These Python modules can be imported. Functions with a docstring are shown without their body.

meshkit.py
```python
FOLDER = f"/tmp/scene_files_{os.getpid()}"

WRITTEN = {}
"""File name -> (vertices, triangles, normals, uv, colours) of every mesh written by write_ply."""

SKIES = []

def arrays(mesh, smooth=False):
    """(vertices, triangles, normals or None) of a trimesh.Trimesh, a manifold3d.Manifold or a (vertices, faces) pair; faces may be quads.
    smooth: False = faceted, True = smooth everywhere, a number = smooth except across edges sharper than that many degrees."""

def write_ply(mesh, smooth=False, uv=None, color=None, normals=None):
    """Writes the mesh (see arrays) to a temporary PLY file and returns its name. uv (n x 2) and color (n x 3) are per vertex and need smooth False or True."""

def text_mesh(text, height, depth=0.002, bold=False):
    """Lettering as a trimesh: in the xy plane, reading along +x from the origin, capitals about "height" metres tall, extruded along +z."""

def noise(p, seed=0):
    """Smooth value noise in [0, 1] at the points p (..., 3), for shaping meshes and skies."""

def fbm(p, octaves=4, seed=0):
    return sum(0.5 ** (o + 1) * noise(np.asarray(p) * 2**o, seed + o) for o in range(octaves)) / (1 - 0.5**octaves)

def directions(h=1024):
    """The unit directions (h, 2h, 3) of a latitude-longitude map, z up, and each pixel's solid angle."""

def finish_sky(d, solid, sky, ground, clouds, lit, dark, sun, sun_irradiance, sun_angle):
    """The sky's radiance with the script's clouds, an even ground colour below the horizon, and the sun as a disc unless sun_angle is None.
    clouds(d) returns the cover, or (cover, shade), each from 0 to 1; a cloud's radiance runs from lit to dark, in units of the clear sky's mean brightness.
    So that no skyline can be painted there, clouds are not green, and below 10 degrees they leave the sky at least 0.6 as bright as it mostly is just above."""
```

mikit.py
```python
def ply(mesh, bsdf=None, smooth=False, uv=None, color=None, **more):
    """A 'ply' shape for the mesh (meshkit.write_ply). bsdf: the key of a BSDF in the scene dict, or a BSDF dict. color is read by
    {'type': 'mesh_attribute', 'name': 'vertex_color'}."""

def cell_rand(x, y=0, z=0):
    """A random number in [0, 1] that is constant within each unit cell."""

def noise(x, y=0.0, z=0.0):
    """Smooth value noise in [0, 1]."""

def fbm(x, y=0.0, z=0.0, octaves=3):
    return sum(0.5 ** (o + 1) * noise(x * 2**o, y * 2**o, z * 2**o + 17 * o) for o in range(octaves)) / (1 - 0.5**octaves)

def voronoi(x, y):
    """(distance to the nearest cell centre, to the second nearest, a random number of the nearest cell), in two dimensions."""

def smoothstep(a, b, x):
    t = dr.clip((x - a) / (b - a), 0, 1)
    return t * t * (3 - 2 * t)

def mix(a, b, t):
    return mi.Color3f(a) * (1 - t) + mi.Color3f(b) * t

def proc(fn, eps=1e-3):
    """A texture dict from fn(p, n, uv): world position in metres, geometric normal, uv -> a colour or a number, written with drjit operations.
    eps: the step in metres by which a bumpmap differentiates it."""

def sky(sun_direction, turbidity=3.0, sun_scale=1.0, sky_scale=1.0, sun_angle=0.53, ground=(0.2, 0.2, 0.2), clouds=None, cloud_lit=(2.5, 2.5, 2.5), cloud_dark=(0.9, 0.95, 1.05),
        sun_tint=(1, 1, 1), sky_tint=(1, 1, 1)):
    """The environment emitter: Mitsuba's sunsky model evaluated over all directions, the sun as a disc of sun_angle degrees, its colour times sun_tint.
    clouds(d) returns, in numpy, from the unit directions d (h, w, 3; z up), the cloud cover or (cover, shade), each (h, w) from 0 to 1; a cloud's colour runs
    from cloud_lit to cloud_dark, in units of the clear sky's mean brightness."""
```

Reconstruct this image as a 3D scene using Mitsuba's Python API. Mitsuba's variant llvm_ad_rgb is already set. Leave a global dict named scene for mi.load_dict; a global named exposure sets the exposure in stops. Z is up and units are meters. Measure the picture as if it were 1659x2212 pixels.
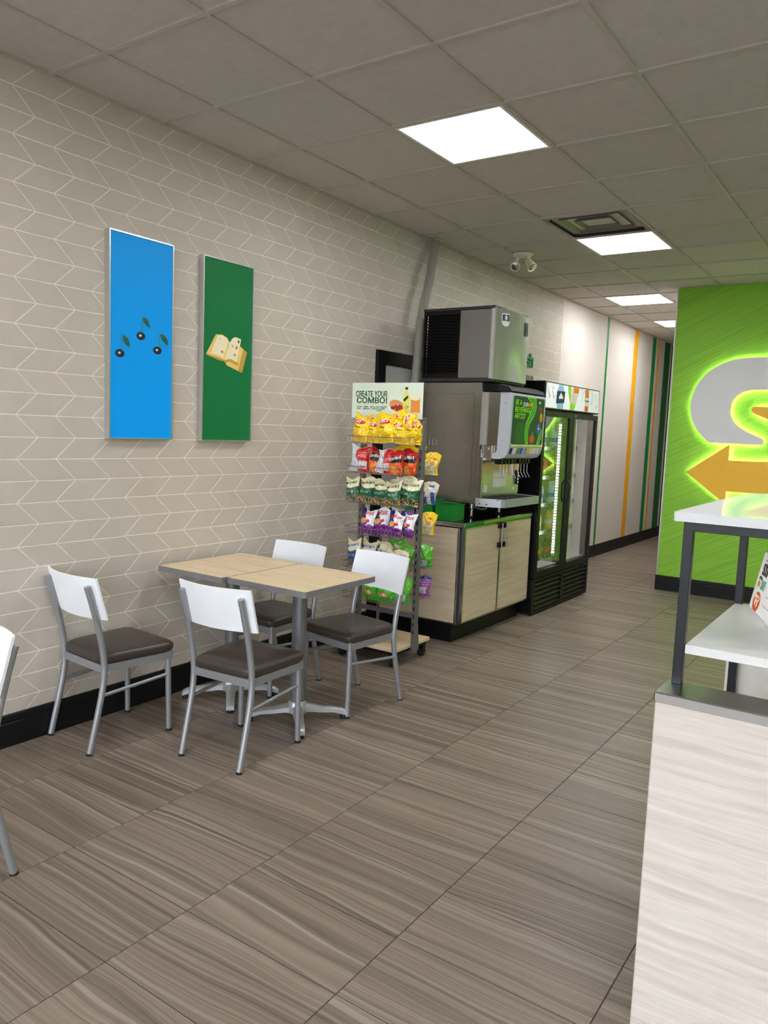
import math, numpy as np, trimesh, mitsuba as mi, mikit, meshkit, drjit as dr
import shapely.geometry as sg, shapely.affinity as sa, shapely.ops as so
from mikit import proc, noise, fbm, cell_rand, smoothstep, mix
T4 = mi.ScalarTransform4f
scene, labels = {'type': 'scene'}, {}

# ---------------------------------------------------------------- camera, sky, exposure
F_PX, W_PX = 1668.6, 1659.0
YAW, PITCH, ROLL = -0.5998, -0.1057, 0.0394
CAM = np.array([3.3162, 0.0, 1.5104])
_f = np.array([math.sin(YAW) * math.cos(PITCH), math.cos(YAW) * math.cos(PITCH), math.sin(PITCH)])
_r = np.array([math.cos(YAW), -math.sin(YAW), 0.0]); _u = np.cross(_r, _f)
_up = -math.sin(ROLL) * _r + math.cos(ROLL) * _u
scene['camera'] = {'type': 'perspective', 'fov_axis': 'x', 'fov': math.degrees(2 * math.atan(W_PX / 2 / F_PX)), 'near_clip': 0.05, 'far_clip': 100.0,
                   'to_world': T4().look_at(origin=CAM.tolist(), target=(CAM + _f).tolist(), up=_up.tolist())}
exposure = 1.15
PANEL = 9.0          # radiance of the ceiling panels
SKY = 17.0
scene['sky'] = mikit.sky((0.35, -0.5, 0.8), turbidity=4.0, sun_scale=0.0, sky_scale=SKY, ground=(0.35, 0.35, 0.34),
                         clouds=lambda d: (0.85 + 0.0 * d[..., 0], 0.25 * meshkit.fbm(d * 3.0, 3)), cloud_lit=(1.6, 1.65, 1.72), cloud_dark=(1.0, 1.05, 1.12))
H = 3.010             # ceiling height
YB, YF, XR = -2.6, 14.6, 6.2      # storefront, hallway end, right wall
YG, XG = 8.03, 1.236              # green feature wall and its free edge

# ---------------------------------------------------------------- colours and materials
def lin(c):
    c = np.asarray(c, float) / 255.0
    return np.where(c <= 0.04045, c / 12.92, ((c + 0.055) / 1.055) ** 2.4)
def rgb(c): return {'type': 'rgb', 'value': [float(v) for v in lin(c)]}
def mat(key, c, rough=0.5, metal=0.0, spec=0.5, **kw):
    base = c if isinstance(c, dict) else rgb(c)
    scene['mat_' + key] = {'type': 'twosided', 'bsdf': {'type': 'principled', 'base_color': base, 'roughness': rough, 'metallic': metal, **({'specular': spec} if metal == 0 else {}), **kw}}
    return 'mat_' + key
def L3(c): return [float(v) for v in lin(c)]

def floor_tex(p, n, uv):
    u = (p.x - 0.3972) / 0.589; v = (p.y - 1.5457) / 0.2947
    r1 = cell_rand(dr.floor(u), dr.floor(v), 1); r2 = cell_rand(dr.floor(u), dr.floor(v), 2)
    w1 = fbm(p.x * 1.7 + r1 * 40, p.y * 5.0, r2 * 9) - 0.5; w2 = noise(p.x * 7 + r2 * 30, p.y * 30, r1 * 9) - 0.5
    yy = p.y + 0.075 * w1 + 0.004 * w2 + 0.10 * (r1 - 0.5) * (p.x - dr.floor(u) * 0.589)
    def bands(k, sd, e=0.22):
        q = yy * k + r1 * 50 + sd; i = dr.floor(q); f = smoothstep(0.5 - e, 0.5 + e, q - i)
        return cell_rand(i, sd, dr.floor(r2 * 90)) * (1 - f) + cell_rand(i + 1, sd, dr.floor(r2 * 90)) * f
    a, b, c = bands(26, 1, .4), bands(74, 2), bands(190, 3, .3)
    streak = noise(p.x * 3 + r2 * 20, yy * 420 + r1 * 70, 5.0)
    fade = noise(p.x * 2.3 + r1 * 30, yy * 40, 2.0)
    t = dr.clip(0.50 + 0.32 * (a - 0.5) + 0.44 * (b - 0.5) * (0.35 + 0.9 * fade) + 0.34 * (c - 0.5) + 0.22 * (streak - 0.5), 0, 1)
    col = mix(L3((91, 79, 69)), L3((145, 131, 117)), t)
    col = mix(col, mi.Color3f(L3((160, 154, 146))), 0.42 * smoothstep(0.80, 0.95, b) * fade)
    col = mix(col, mi.Color3f(L3((62, 54, 48))), 0.42 * smoothstep(0.86, 0.95, c) * smoothstep(0.4, 0.7, fade))
    return col * (0.94 + 0.12 * r2)
def wood_tex(c0, c1, axis, s=1.0, seed=0.0):
    def fn(p, n, uv):
        if axis == 'x': l, q, o = p.x, p.z + p.y * 0.9, p.y
        elif axis == 'xt': l, q, o = p.x, p.y, p.z
        else: l, q, o = p.y, p.z + p.x * 0.9, p.x
        w = q + 0.02 * (fbm(l * 3 * s, q * 6 * s, seed) - 0.5)
        t = fbm(l * 2.2 * s + seed, w * 46 * s, o * 0.7, octaves=3)
        g = noise(l * 9 * s, w * 260 * s, seed + 5)
        return mix(L3(c0), L3(c1), dr.clip(0.5 + 1.5 * (t - 0.5) + 0.35 * (g - 0.5), 0, 1))
    return fn
def ceil_tex(p, n, uv):
    i, j = dr.floor((p.x - 0.3929) / 0.6096), dr.floor((p.y - 1.4672) / 0.616)
    r = cell_rand(i, j, 4)
    sp = noise(p.x * 190, p.y * 190, 3.0); s2 = fbm(p.x * 30, p.y * 30, 1.0)
    k = (0.95 + 0.07 * r) * (0.96 + 0.08 * s2) * (1 - 0.16 * smoothstep(0.86, 0.95, sp)) * (1 + 0.10 * smoothstep(0.14, 0.07, sp))
    return mi.Color3f(L3((186, 180, 173))) * k
def wall_tex(p, n, uv):
    rowf = (p.z - 1.3154) / 0.0998
    row = dr.floor(rowf); r = cell_rand(dr.floor(p.y / 0.19), row, 2)
    return mi.Color3f(L3((196, 187, 175))) * (0.97 + 0.04 * r + 0.03 * (fbm(p.y * 1.5, p.z * 1.5, 4.0) - 0.5))
def green_tex(p, n, uv):
    a = math.radians(27); l = p.x * math.cos(a) + p.z * math.sin(a); q = -p.x * math.sin(a) + p.z * math.cos(a)
    t = fbm(l * 1.6, q * 80, 2.0, octaves=3); g = noise(l * 4, q * 260, 8.0)
    return mix(L3((124, 184, 46)), L3((150, 206, 70)), dr.clip(0.55 + 1.0 * (t - 0.5) + 0.5 * (g - 0.5), 0, 1))
def brushed_tex(c, amp, axis):
    def fn(p, n, uv):
        q = p.z * 6 + p.y * 330 + p.x * 330 if axis == 'v' else p.z * 330 + (p.y + p.x) * 4
        return mi.Color3f(L3(c)) * (1 + amp * (noise(q, p.z * 2, 1.0) - 0.5) + 0.25 * (fbm(p.y * 4, p.z * 4, p.x * 4) - 0.5))
    return fn

mat('floor_tile', proc(floor_tex), 0.37, spec=0.3)
mat('grout', (62, 55, 49), 0.9)
mat('wall_tile', proc(wall_tex), 0.55, spec=0.3)
mat('wall_line', (234, 227, 215), 0.7, spec=0.2)
mat('wall_plain', (212, 206, 198), 0.6, spec=0.3)
mat('paint', (205, 200, 190), 0.8, spec=0.2)
mat('ceiling_tile', proc(ceil_tex), 0.95, spec=0.1)
mat('ceiling_bar', (178, 173, 164), 0.5, spec=0.4)
mat('black_trim', (17, 17, 19), 0.45, spec=0.3)
mat('black', (13, 13, 14), 0.4, spec=0.25)
mat('black_gloss', (12, 12, 14), 0.18)
mat('charcoal', (44, 44, 47), 0.45)
mat('green_wall', proc(green_tex), 0.55, spec=0.3)
mat('aluminium', (205, 207, 206), 0.32, 0.85)
mat('steel', proc(brushed_tex((158, 154, 147), 0.12, 'v')), 0.27, 1.0)
mat('steel_bright', proc(brushed_tex((196, 196, 194), 0.10, 'h')), 0.22, 1.0)
mat('steel_front', proc(brushed_tex((186, 183, 178), 0.10, 'v')), 0.16, 0.5)
mat('steel_dull', (122, 118, 114), 0.42, 0.35)
mat('chair_metal', (158, 161, 165), 0.38, 0.55)
mat('cast_metal', (206, 209, 213), 0.32, 0.65)
mat('post_grey', (128, 132, 136), 0.33, 0.55)
mat('edge_grey', (122, 122, 123), 0.5)
mat('vinyl', (62, 54, 49), 0.36, spec=0.5)
mat('white_panel', (236, 240, 244), 0.35)
mat('maple', proc(wood_tex((202, 178, 142), (218, 198, 164), 'xt', 1.0, 3.0)), 0.35)
mat('oak', proc(wood_tex((190, 170, 142), (212, 195, 168), 'y', 1.0, 11.0)), 0.45)
mat('oak_side', proc(wood_tex((186, 167, 141), (208, 191, 166), 'x', 1.0, 17.0)), 0.45)
mat('pale_wood', proc(wood_tex((184, 174, 163), (205, 198, 189), 'x', 1.7, 23.0)), 0.5)
mat('white_laminate', (197, 199, 200), 0.05, spec=0.5)
mat('white_satin', (206, 206, 204), 0.35, spec=0.3)
mat('white_plastic', (226, 224, 216), 0.4)
mat('cream_plastic', (222, 212, 188), 0.45)
mat('frame_steel', (24, 26, 31), 0.36, 0.3)
mat('wire', (140, 136, 132), 0.3, 0.8)
mat('rack_grey', (112, 110, 110), 0.4, 0.3)
mat('rubber', (20, 20, 22), 0.6)
mat('picture_blue', (0, 162, 252), 0.5, spec=0.2)
mat('picture_green', (20, 118, 64), 0.5, spec=0.2)
mat('stripe_green', (20, 132, 60), 0.5)
mat('stripe_deep', (6, 104, 44), 0.5)
mat('stripe_dark', (14, 66, 40), 0.5)
mat('stripe_orange', (232, 168, 22), 0.5)
mat('bin_green', (10, 128, 44), 0.4)
mat('insulation', (150, 146, 138), 0.75)
mat('door_grey', (170, 171, 166), 0.5)
mat('logo_white', (226, 226, 228), 0.45)
mat('logo_yellow', (250, 192, 44), 0.45)
mat('tray_grey', (166, 170, 174), 0.35, 0.35)
mat('housing_grey', (186, 190, 196), 0.4)
mat('lens', (225, 225, 225), 0.1, 0.9)
mat('slot', (8, 8, 9), 0.8)
mat('paper', (232, 232, 228), 0.6)
mat('sign_mint', (224, 238, 218), 0.5)
mat('text_green', (8, 70, 42), 0.6)
mat('text_black', (24, 28, 30), 0.6)
for k, c in dict(lime=(150, 235, 40), white=(245, 245, 245), yellow=(250, 210, 20), red=(205, 30, 34), orange=(238, 146, 30), blue=(34, 92, 200), navy=(28, 40, 84),
                 leaf=(14, 78, 52), leaflight=(70, 150, 80), olive=(20, 22, 40), olivehi=(205, 215, 225), stem=(60, 150, 120), cheese=(236, 204, 112), cheesepale=(246, 236, 196), cheesedark=(196, 160, 66), cheesehole=(190, 140, 60),
                 bread=(226, 152, 100), meat=(150, 52, 40), drink=(228, 226, 110), pack=(232, 150, 66), peach=(244, 230, 206), soupred=(196, 84, 52), soupcream=(238, 216, 170), teal=(70, 170, 146), bananayellow=(246, 226, 40), brown=(120, 66, 30), cyan=(150, 205, 230), grey=(150, 152, 156), darkgreen=(12, 74, 44), midgreen=(24, 116, 40), glowgreen=(70, 170, 40)).items():
    mat('ink_' + k, c, 0.5)
scene['mat_bag'] = {'type': 'twosided', 'bsdf': {'type': 'principled', 'base_color': {'type': 'mesh_attribute', 'name': 'vertex_color'}, 'roughness': 0.24, 'specular': 0.7}}
scene['mat_pane'] = {'type': 'thindielectric', 'int_ior': 1.8}

# ---------------------------------------------------------------- helpers
used = set()
def number(name):
    k, i = name, 0
    while k in used:
        i += 1; k = '%s_%03d' % (name, i)
    used.add(k); return k
def thing(name, label, cat, group=None):
    k = number(name); labels[k] = {'label': label, 'category': cat}
    if group: labels[k]['group'] = group
    return k
def add(parent, name, mesh, bsdf, smooth=False, label=None, kind=None, tw=None, color=None, **more):
    k = number(parent + '__' + name if parent else name)
    d = mesh if isinstance(mesh, dict) else mikit.ply(mesh, bsdf, smooth, color=color, **more)
    scene[k] = {**d, 'to_world': tw} if tw is not None else d
    if label or kind:
        labels[k] = {**({'label': label} if label else {}), **({'kind': kind} if kind else {})}
    return k
def struct(name, mesh, bsdf, smooth=False, label=None):
    return add(None, name, mesh, bsdf, smooth, label, 'structure')
def single(name, label, cat, mesh, bsdf, smooth=False, group=None, **kw):
    k = add(None, name, mesh, bsdf, smooth, **kw)
    labels[k] = {'label': label, 'category': cat, **({'group': group} if group else {})}
    return k
cat = lambda *m: trimesh.util.concatenate([q for q in m])
def box(x0, x1, y0, y1, z0, z1):
    m = trimesh.creation.box((x1 - x0, y1 - y0, z1 - z0)); m.apply_translation(((x0 + x1) / 2, (y0 + y1) / 2, (z0 + z1) / 2)); return m
def cbox(x0, x1, y0, y1, z0, z1, c=0.002):
    pts = []
    for x, sx in ((x0, 1), (x1, -1)):
        for y, sy in ((y0, 1), (y1, -1)):
            for z, sz in ((z0, 1), (z1, -1)):
                pts += [(x, y + sy * c, z + sz * c), (x + sx * c, y, z + sz * c), (x + sx * c, y + sy * c, z)]
    return trimesh.convex.convex_hull(np.array(pts))
def hullpts(p): return trimesh.convex.convex_hull(np.array(p, float))
def prism(poly, d, frame='xy', at=0.0):
    """extrude a shapely polygon; frame 'xz': (u,v)->(x,z), thickness along +y from at; 'yz': (u,v)->(y,z), thickness along +x; 'xy': along +z"""
    geoms = list(poly.geoms) if hasattr(poly, 'geoms') else [poly]
    m = cat(*[trimesh.creation.extrude_polygon(g, d, engine='earcut') for g in geoms if g.area > 1e-9])
    return place(m, frame, at)
def place(m, frame, at):
    v = m.vertices.copy(); m = m.copy()
    if frame == 'xz': m.vertices = np.c_[v[:, 0], v[:, 2] + at, v[:, 1]]; m.invert()
    elif frame == 'yz': m.vertices = np.c_[v[:, 2] + at, v[:, 0], v[:, 1]]
    else: m.vertices = np.c_[v[:, 0], v[:, 1], v[:, 2] + at]
    return m
def tube(pts, r, sides=14, cap=True):
    p = np.asarray(pts, float); n = len(p); r = np.broadcast_to(np.asarray(r, float), (n,))
    t = np.gradient(p, axis=0) if n > 2 else np.repeat((p[1] - p[0])[None], 2, 0)
    t /= np.linalg.norm(t, axis=1, keepdims=True)
    a = np.cross(t[0], [0, 0, 1.0] if abs(t[0, 2]) < 0.9 else [1.0, 0, 0]); a /= np.linalg.norm(a)
    ang = np.arange(sides) * 2 * np.pi / sides; V = []
    for i in range(n):
        a = a - t[i] * (a @ t[i]); a /= np.linalg.norm(a); b = np.cross(t[i], a)
        V.append(p[i] + r[i] * (np.cos(ang)[:, None] * a + np.sin(ang)[:, None] * b))
    V = np.vstack(V); F = []
    for i in range(n - 1):
        for j in range(sides):
            q, w = i * sides + j, i * sides + (j + 1) % sides
            F += [(q, w, w + sides), (q, w + sides, q + sides)]
    if cap:
        V = np.vstack([V, p[0], p[-1]]); c0, c1 = len(V) - 2, len(V) - 1
        for j in range(sides):
            F += [(c0, (j + 1) % sides, j), (c1, (n - 1) * sides + j, (n - 1) * sides + (j + 1) % sides)]
    return trimesh.Trimesh(V, F, process=False)
def spline(pts, n=40, closed=False):
    from scipy.interpolate import CubicSpline
    p = np.asarray(pts, float); s = np.r_[0, np.cumsum(np.linalg.norm(np.diff(p, axis=0), axis=1))]
    return CubicSpline(s, p)(np.linspace(0, s[-1], n))
def cyl(p0, p1, r, sides=20): return tube([p0, p1], r, sides)
def lathe(prof, sides=28):
    prof = np.asarray(prof, float); n = len(prof); ang = np.arange(sides) * 2 * np.pi / sides
    V = np.array([(r * math.cos(a), r * math.sin(a), z) for r, z in prof for a in ang]); F = []
    for i in range(n - 1):
        for j in range(sides):
            q, w = i * sides + j, i * sides + (j + 1) % sides
            F += [(q, w, w + sides), (q, w + sides, q + sides)]
    return trimesh.Trimesh(V, F, process=False)
def rrect(x0, x1, y0, y1, r): return sg.box(x0 + r, y0 + r, x1 - r, y1 - r).buffer(r, 8) if r > 0 else sg.box(x0, y0, x1, y1)
def text(s, height, depth=0.0006, bold=False, width=None):
    m = meshkit.text_mesh(s, height, depth, bold); v = m.vertices
    if width: v[:, 0] *= width / (v[:, 0].max() - v[:, 0].min())
    v[:, 0] -= v[:, 0].min(); m.vertices = v; return m
def put(m, origin, u, v):
    """lay a flat mesh (x right, y up, z out) with right direction u and up direction v"""
    u = np.asarray(u, float) / np.linalg.norm(u); v = np.asarray(v, float) / np.linalg.norm(v); n = np.cross(u, v)
    m = m.copy(); q = m.vertices; m.vertices = np.asarray(origin, float) + q[:, :1] * u + q[:, 1:2] * v + q[:, 2:] * n; return m
def flat(poly, d=0.0006): return prism(poly, d)
def ell(cx, cy, rx, ry, ang=0, n=24):
    return sa.translate(sa.rotate(sa.scale(sg.Point(0, 0).buffer(1, n // 4), rx, ry), ang, origin=(0, 0)), cx, cy)

# ---------------------------------------------------------------- floor
fl = struct('floor', box(0, XR, YB, YF, -0.05, -0.0018), 'mat_grout', label='wood-look grey-brown porcelain tile floor')
tile = mikit.ply(cbox(0.0015, 0.5875, 0.0015, 0.2932, -0.010, 0.0, 0.0009), 'mat_floor_tile')
cand = []
for i in range(-1, 11):
    for j in range(-15, 45):
        x0, y0 = 0.3972 + 0.589 * i, 1.5457 + 0.2947 * j
        if y0 < YB - .3 or y0 > YF: continue
        cand.append((x0, y0))
def vis(x, y):       # in or near the view on the floor
    d = np.array([x, y, 0]) - CAM; z = d @ _f
    return z > 0.3 and abs(d @ _r) < 0.62 * z + 0.5 and d @ _u > -0.74 * z - 0.6
inview = [c for c in cand if vis(c[0] + .3, c[1] + .15) and not (c[0] > XG and c[1] > YG) and c[1] < 13.2 and c[1] < 7.0 + 3.2 * max(0, 2.2 - c[0])]
inview.sort(key=lambda c: (c[0] - CAM[0]) ** 2 + c[1] ** 2)
named = set(inview[:290])
rest = []
for c in cand:
    x1 = min(c[0] + 0.5875, XR); x0 = max(c[0] + 0.0015, 0.0)
    if x1 - x0 < 0.02 or (c[0] > XG + .1 and c[1] > YG + .2): continue
    if c in named and c[0] > 0.2:
        add(fl, 'tile', tile, None, tw=T4().translate([c[0], c[1], 0]))
    elif c in named:
        add(fl, 'tile', cbox(x0, x1, c[1] + .0015, c[1] + .2932, -0.010, 0.0, 0.0009), 'mat_floor_tile')
    else: rest.append(cbox(x0, x1, c[1] + .0015, c[1] + .2932, -0.010, 0.0, 0.0009))
add(fl, 'outer_tiles', cat(*rest), 'mat_floor_tile', kind='stuff')

# ---------------------------------------------------------------- ceiling
GX, GY, SX, SY = 0.3929, 1.4672, 0.6096, 0.616
cl = struct('ceiling', box(0, XR, YB, YF, H + 0.03, H + 0.08), 'mat_paint', label='suspended ceiling of beige square tiles in a grid')
PANELS = [(1, 3), (1, 7), (0, 11), (0, 14), (1, -1), (1, -5), (5, -5), (5, -1), (5, 3), (5, 7)]
VENT = (1, 6)
ctile = mikit.ply(cbox(0.006, SX - 0.006, 0.006, SY - 0.006, H + 0.006, H + 0.022, 0.002), 'mat_ceiling_tile')
crest = []
for i in range(-1, 10):
    for j in range(-7, 22):
        x0, y0 = GX + SX * i, GY + SY * j
        if (i, j) in PANELS or (i, j) == VENT or y0 + SY > YF + .3 or y0 < YB - .5 or x0 > XR - .2 or (x0 > XG and y0 > YG): continue
        if i < 0:
            add(cl, 'tile', cbox(0.004, x0 + SX - .006, y0 + .006, y0 + SY - .006, H + .006, H + .022, .002), 'mat_ceiling_tile') if 0 <= j < 19 else crest.append(cbox(0.004, x0 + SX - .006, y0 + .006, y0 + SY - .006, H + .006, H + .022, .002))
        elif 0 <= j < 19 and x0 < 3.6 + 0.12 * y0: add(cl, 'tile', ctile, None, tw=T4().translate([x0, y0, 0]))
        else: crest.append(cbox(x0 + .006, min(x0 + SX, XR) - .006, y0 + .006, y0 + SY - .006, H + .006, H + .022, .002))
add(cl, 'outer_tiles', cat(*crest), 'mat_ceiling_tile', kind='stuff')
for i in range(0, 10):
    x = GX + SX * i
    if x < XR: add(cl, 'grid_runner', cbox(x - .012, x + .012, YB, YG if x > XG else YF, H - 0.002, H + .028, .001), 'mat_ceiling_bar')
for j in range(-6, 22):
    y = GY + SY * j
    if YB < y < YF: add(cl, 'cross_bar', cbox(0, XG if y > YG else XR, y - .012, y + .012, H - 0.0025, H + .028, .001), 'mat_ceiling_bar')
add(cl, 'wall_angle', box(0, 0.022, YB, YF, H - 0.003, H + .005), 'mat_ceiling_bar')

# ---------------------------------------------------------------- walls
DZ, PY, Z0, Y0, OFF = 0.0998, 0.19275, 1.3154, 1.9183, 0.1062
YP = 8.15            # the patterned covering ends, the plain one starts
wl = struct('wall_left', box(-0.15, -0.0012, YB, YF, 0, H + .03), 'mat_wall_line', label='beige wall of chevron tiles with pale lines, plain with stripes further back')
def ptile(lean):
    g, c, d = 0.0025, 0.0003, 0.0005     # half joint, chamfer, proud
    s = OFF / DZ * (1 if lean else -1); w = g * math.sqrt(1 + s * s)
    def quad(e, x): return [(x, y + s * (z if lean else z - DZ), z) for z in (g + e, DZ - g - e) for y in (w + e * 1.4, PY - w - e * 1.4)]
    return hullpts(quad(0, -0.0012) + quad(0, d - c) + quad(c, d))
# rows alternate: even rows (bottom line = even vertices) lean one way, odd rows the other
pA, pB = ptile(True), ptile(False)
dA, dB = mikit.ply(pA, 'mat_wall_tile'), mikit.ply(pB, 'mat_wall_tile')
wt = []
for r in range(-12, 17):
    z = Z0 + DZ * r
    for k in range(-14, 36):
        y = Y0 + PY * k
        yc = y + PY / 2 + OFF / 2
        if y < -0.8 or y > YP: continue
        if 4.70 < yc - .12 and yc + .12 < 5.62 and z + DZ < 2.04: continue
        wt.append((r, y, z, yc))
def wscore(t):
    _, y, z, yc = t
    d = np.array([0, yc, z]) - CAM; zz = d @ _f; px = 829.5 + F_PX * (d @ _r) / zz; py = 1106 - F_PX * (d @ _u) / zz
    hidden = yc > 4.65 and z < 2.0 or z < 0.0
    return 1e3 if hidden or not (-60 < px < 1720 and -60 < py < 2260) else zz
wt.sort(key=wscore)
wrest = []
for n_, (r, y, z, yc) in enumerate(wt):
    lean = r % 2 == 0
    # even line vertices lie at Y0 + PY k, odd ones OFF further
    top = z + DZ > H - 0.004
    if n_ < 295: add(wl, 'tile', dA if lean else dB, None, tw=T4().translate([0, y, z]))
    else:
        m = (pA if lean else pB).copy(); m.apply_translation((0, y, z)); wrest.append(m)
add(wl, 'outer_tiles', cat(*wrest), 'mat_wall_tile', kind='stuff')
add(wl, 'plain_covering', box(-.0012, 0.0015, YP, YF, 0.0, H), 'mat_wall_plain', label='plain beige covering')
for y0, y1, m in ((9.612, 9.678, 'stripe_green'), (10.731, 10.905, 'stripe_orange'), (11.605, 11.772, 'stripe_green'), (11.875, 11.955, 'stripe_orange'), (12.253, 12.555, 'stripe_deep'), (12.655, 12.79, 'stripe_dark')):
    add(wl, 'stripe', box(0, 0.0028, y0, y1, 0.14, H), 'mat_' + m, label={'stripe_green': 'green vertical stripe', 'stripe_orange': 'orange vertical stripe', 'stripe_deep': 'wide deep green vertical stripe', 'stripe_dark': 'dark green vertical stripe'}[m])
def baseboard(name, segs):
    ms = []
    for (a, b, ax, at, sgn) in segs:
        prof = [(0, 0), (0.015, 0), (0.015, 0.108), (0.012, 0.112), (0.012, 0.118), (0.015, 0.122), (0.014, 0.146), (0.011, 0.150), (0, 0.150)]
        poly = sg.Polygon(prof); m = trimesh.creation.extrude_polygon(poly, b - a, engine='earcut'); v = m.vertices
        m.vertices = np.c_[at + sgn * v[:, 0], a + v[:, 2], v[:, 1]] if ax == 'y' else np.c_[a + v[:, 2], at + sgn * v[:, 0], v[:, 1]]
        m.fix_normals(); ms.append(m)
    struct(name, cat(*ms), 'mat_black_trim')
baseboard('baseboard_left', [(YB, 4.66, 'y', 0.0, 1), (5.62, YF, 'y', 0.0, 1)])
gw = struct('wall_back', box(XG + .004, XR, YG + .014, YF, 0, H + .03), 'mat_paint', label='lime green feature wall with a slanted brushed texture')
add(gw, 'green_panel', box(XG, XR, YG, YG + .014, 0, H), 'mat_green_wall', label='lime green brushed panel')
baseboard('baseboard_back', [(XG - .012, XR, 'x', YG, -1)])
struct('trim_1', cbox(XG - .012, XG + .004, YG - .006, YG + .03, 0.15, H - .004, .002), 'mat_aluminium', label='pale metal corner strip of the green wall')
struct('wall_right', box(XR, XR + .1, YB, YF, 0, H + .03), 'mat_paint')
struct('wall_far', box(0, XG, YF, YF + .1, 0, H + .03), 'mat_paint')
# storefront behind the viewer: a low sill wall, glazing in a dark frame, a header
struct('wall_front', cat(box(-.15, XR + .1, YB - .15, YB, 0, .30), box(-.15, XR + .1, YB - .15, YB, 2.72, H + .03)), 'mat_paint')
wn = struct('window_1', cat(*[box(x - .03, x + .03, YB - .11, YB - .03, .30, 2.72) for x in (0, 1.55, 3.1, 4.65, 6.2)], box(0, XR, YB - .11, YB - .03, .30, .36), box(0, XR, YB - .11, YB - .03, 2.66, 2.72)), 'mat_charcoal')
for a, b in ((.03, 1.52), (1.58, 3.07), (3.13, 4.62), (4.68, 6.17)):
    add(wn, 'pane', trimesh.Trimesh([(a, YB - .07, .36), (b, YB - .07, .36), (b, YB - .07, 2.66), (a, YB - .07, 2.66)], [(0, 1, 2), (0, 2, 3)], process=False), 'mat_pane')
# black-framed door on the left wall behind the machines
dk = struct('door_1', box(-.001, 0.012, 4.76, 5.56, 0.0, 1.995), 'mat_door_grey', label='grey door in a black frame behind the drink machine')
add(dk, 'door_frame', cat(cbox(0, .026, 4.660, 4.765, 0, 2.092, .003), cbox(0, .026, 5.555, 5.66, 0, 2.092, .003), cbox(0, .026, 4.66, 5.66, 1.990, 2.092, .003)), 'mat_black', label='black door frame')

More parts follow.
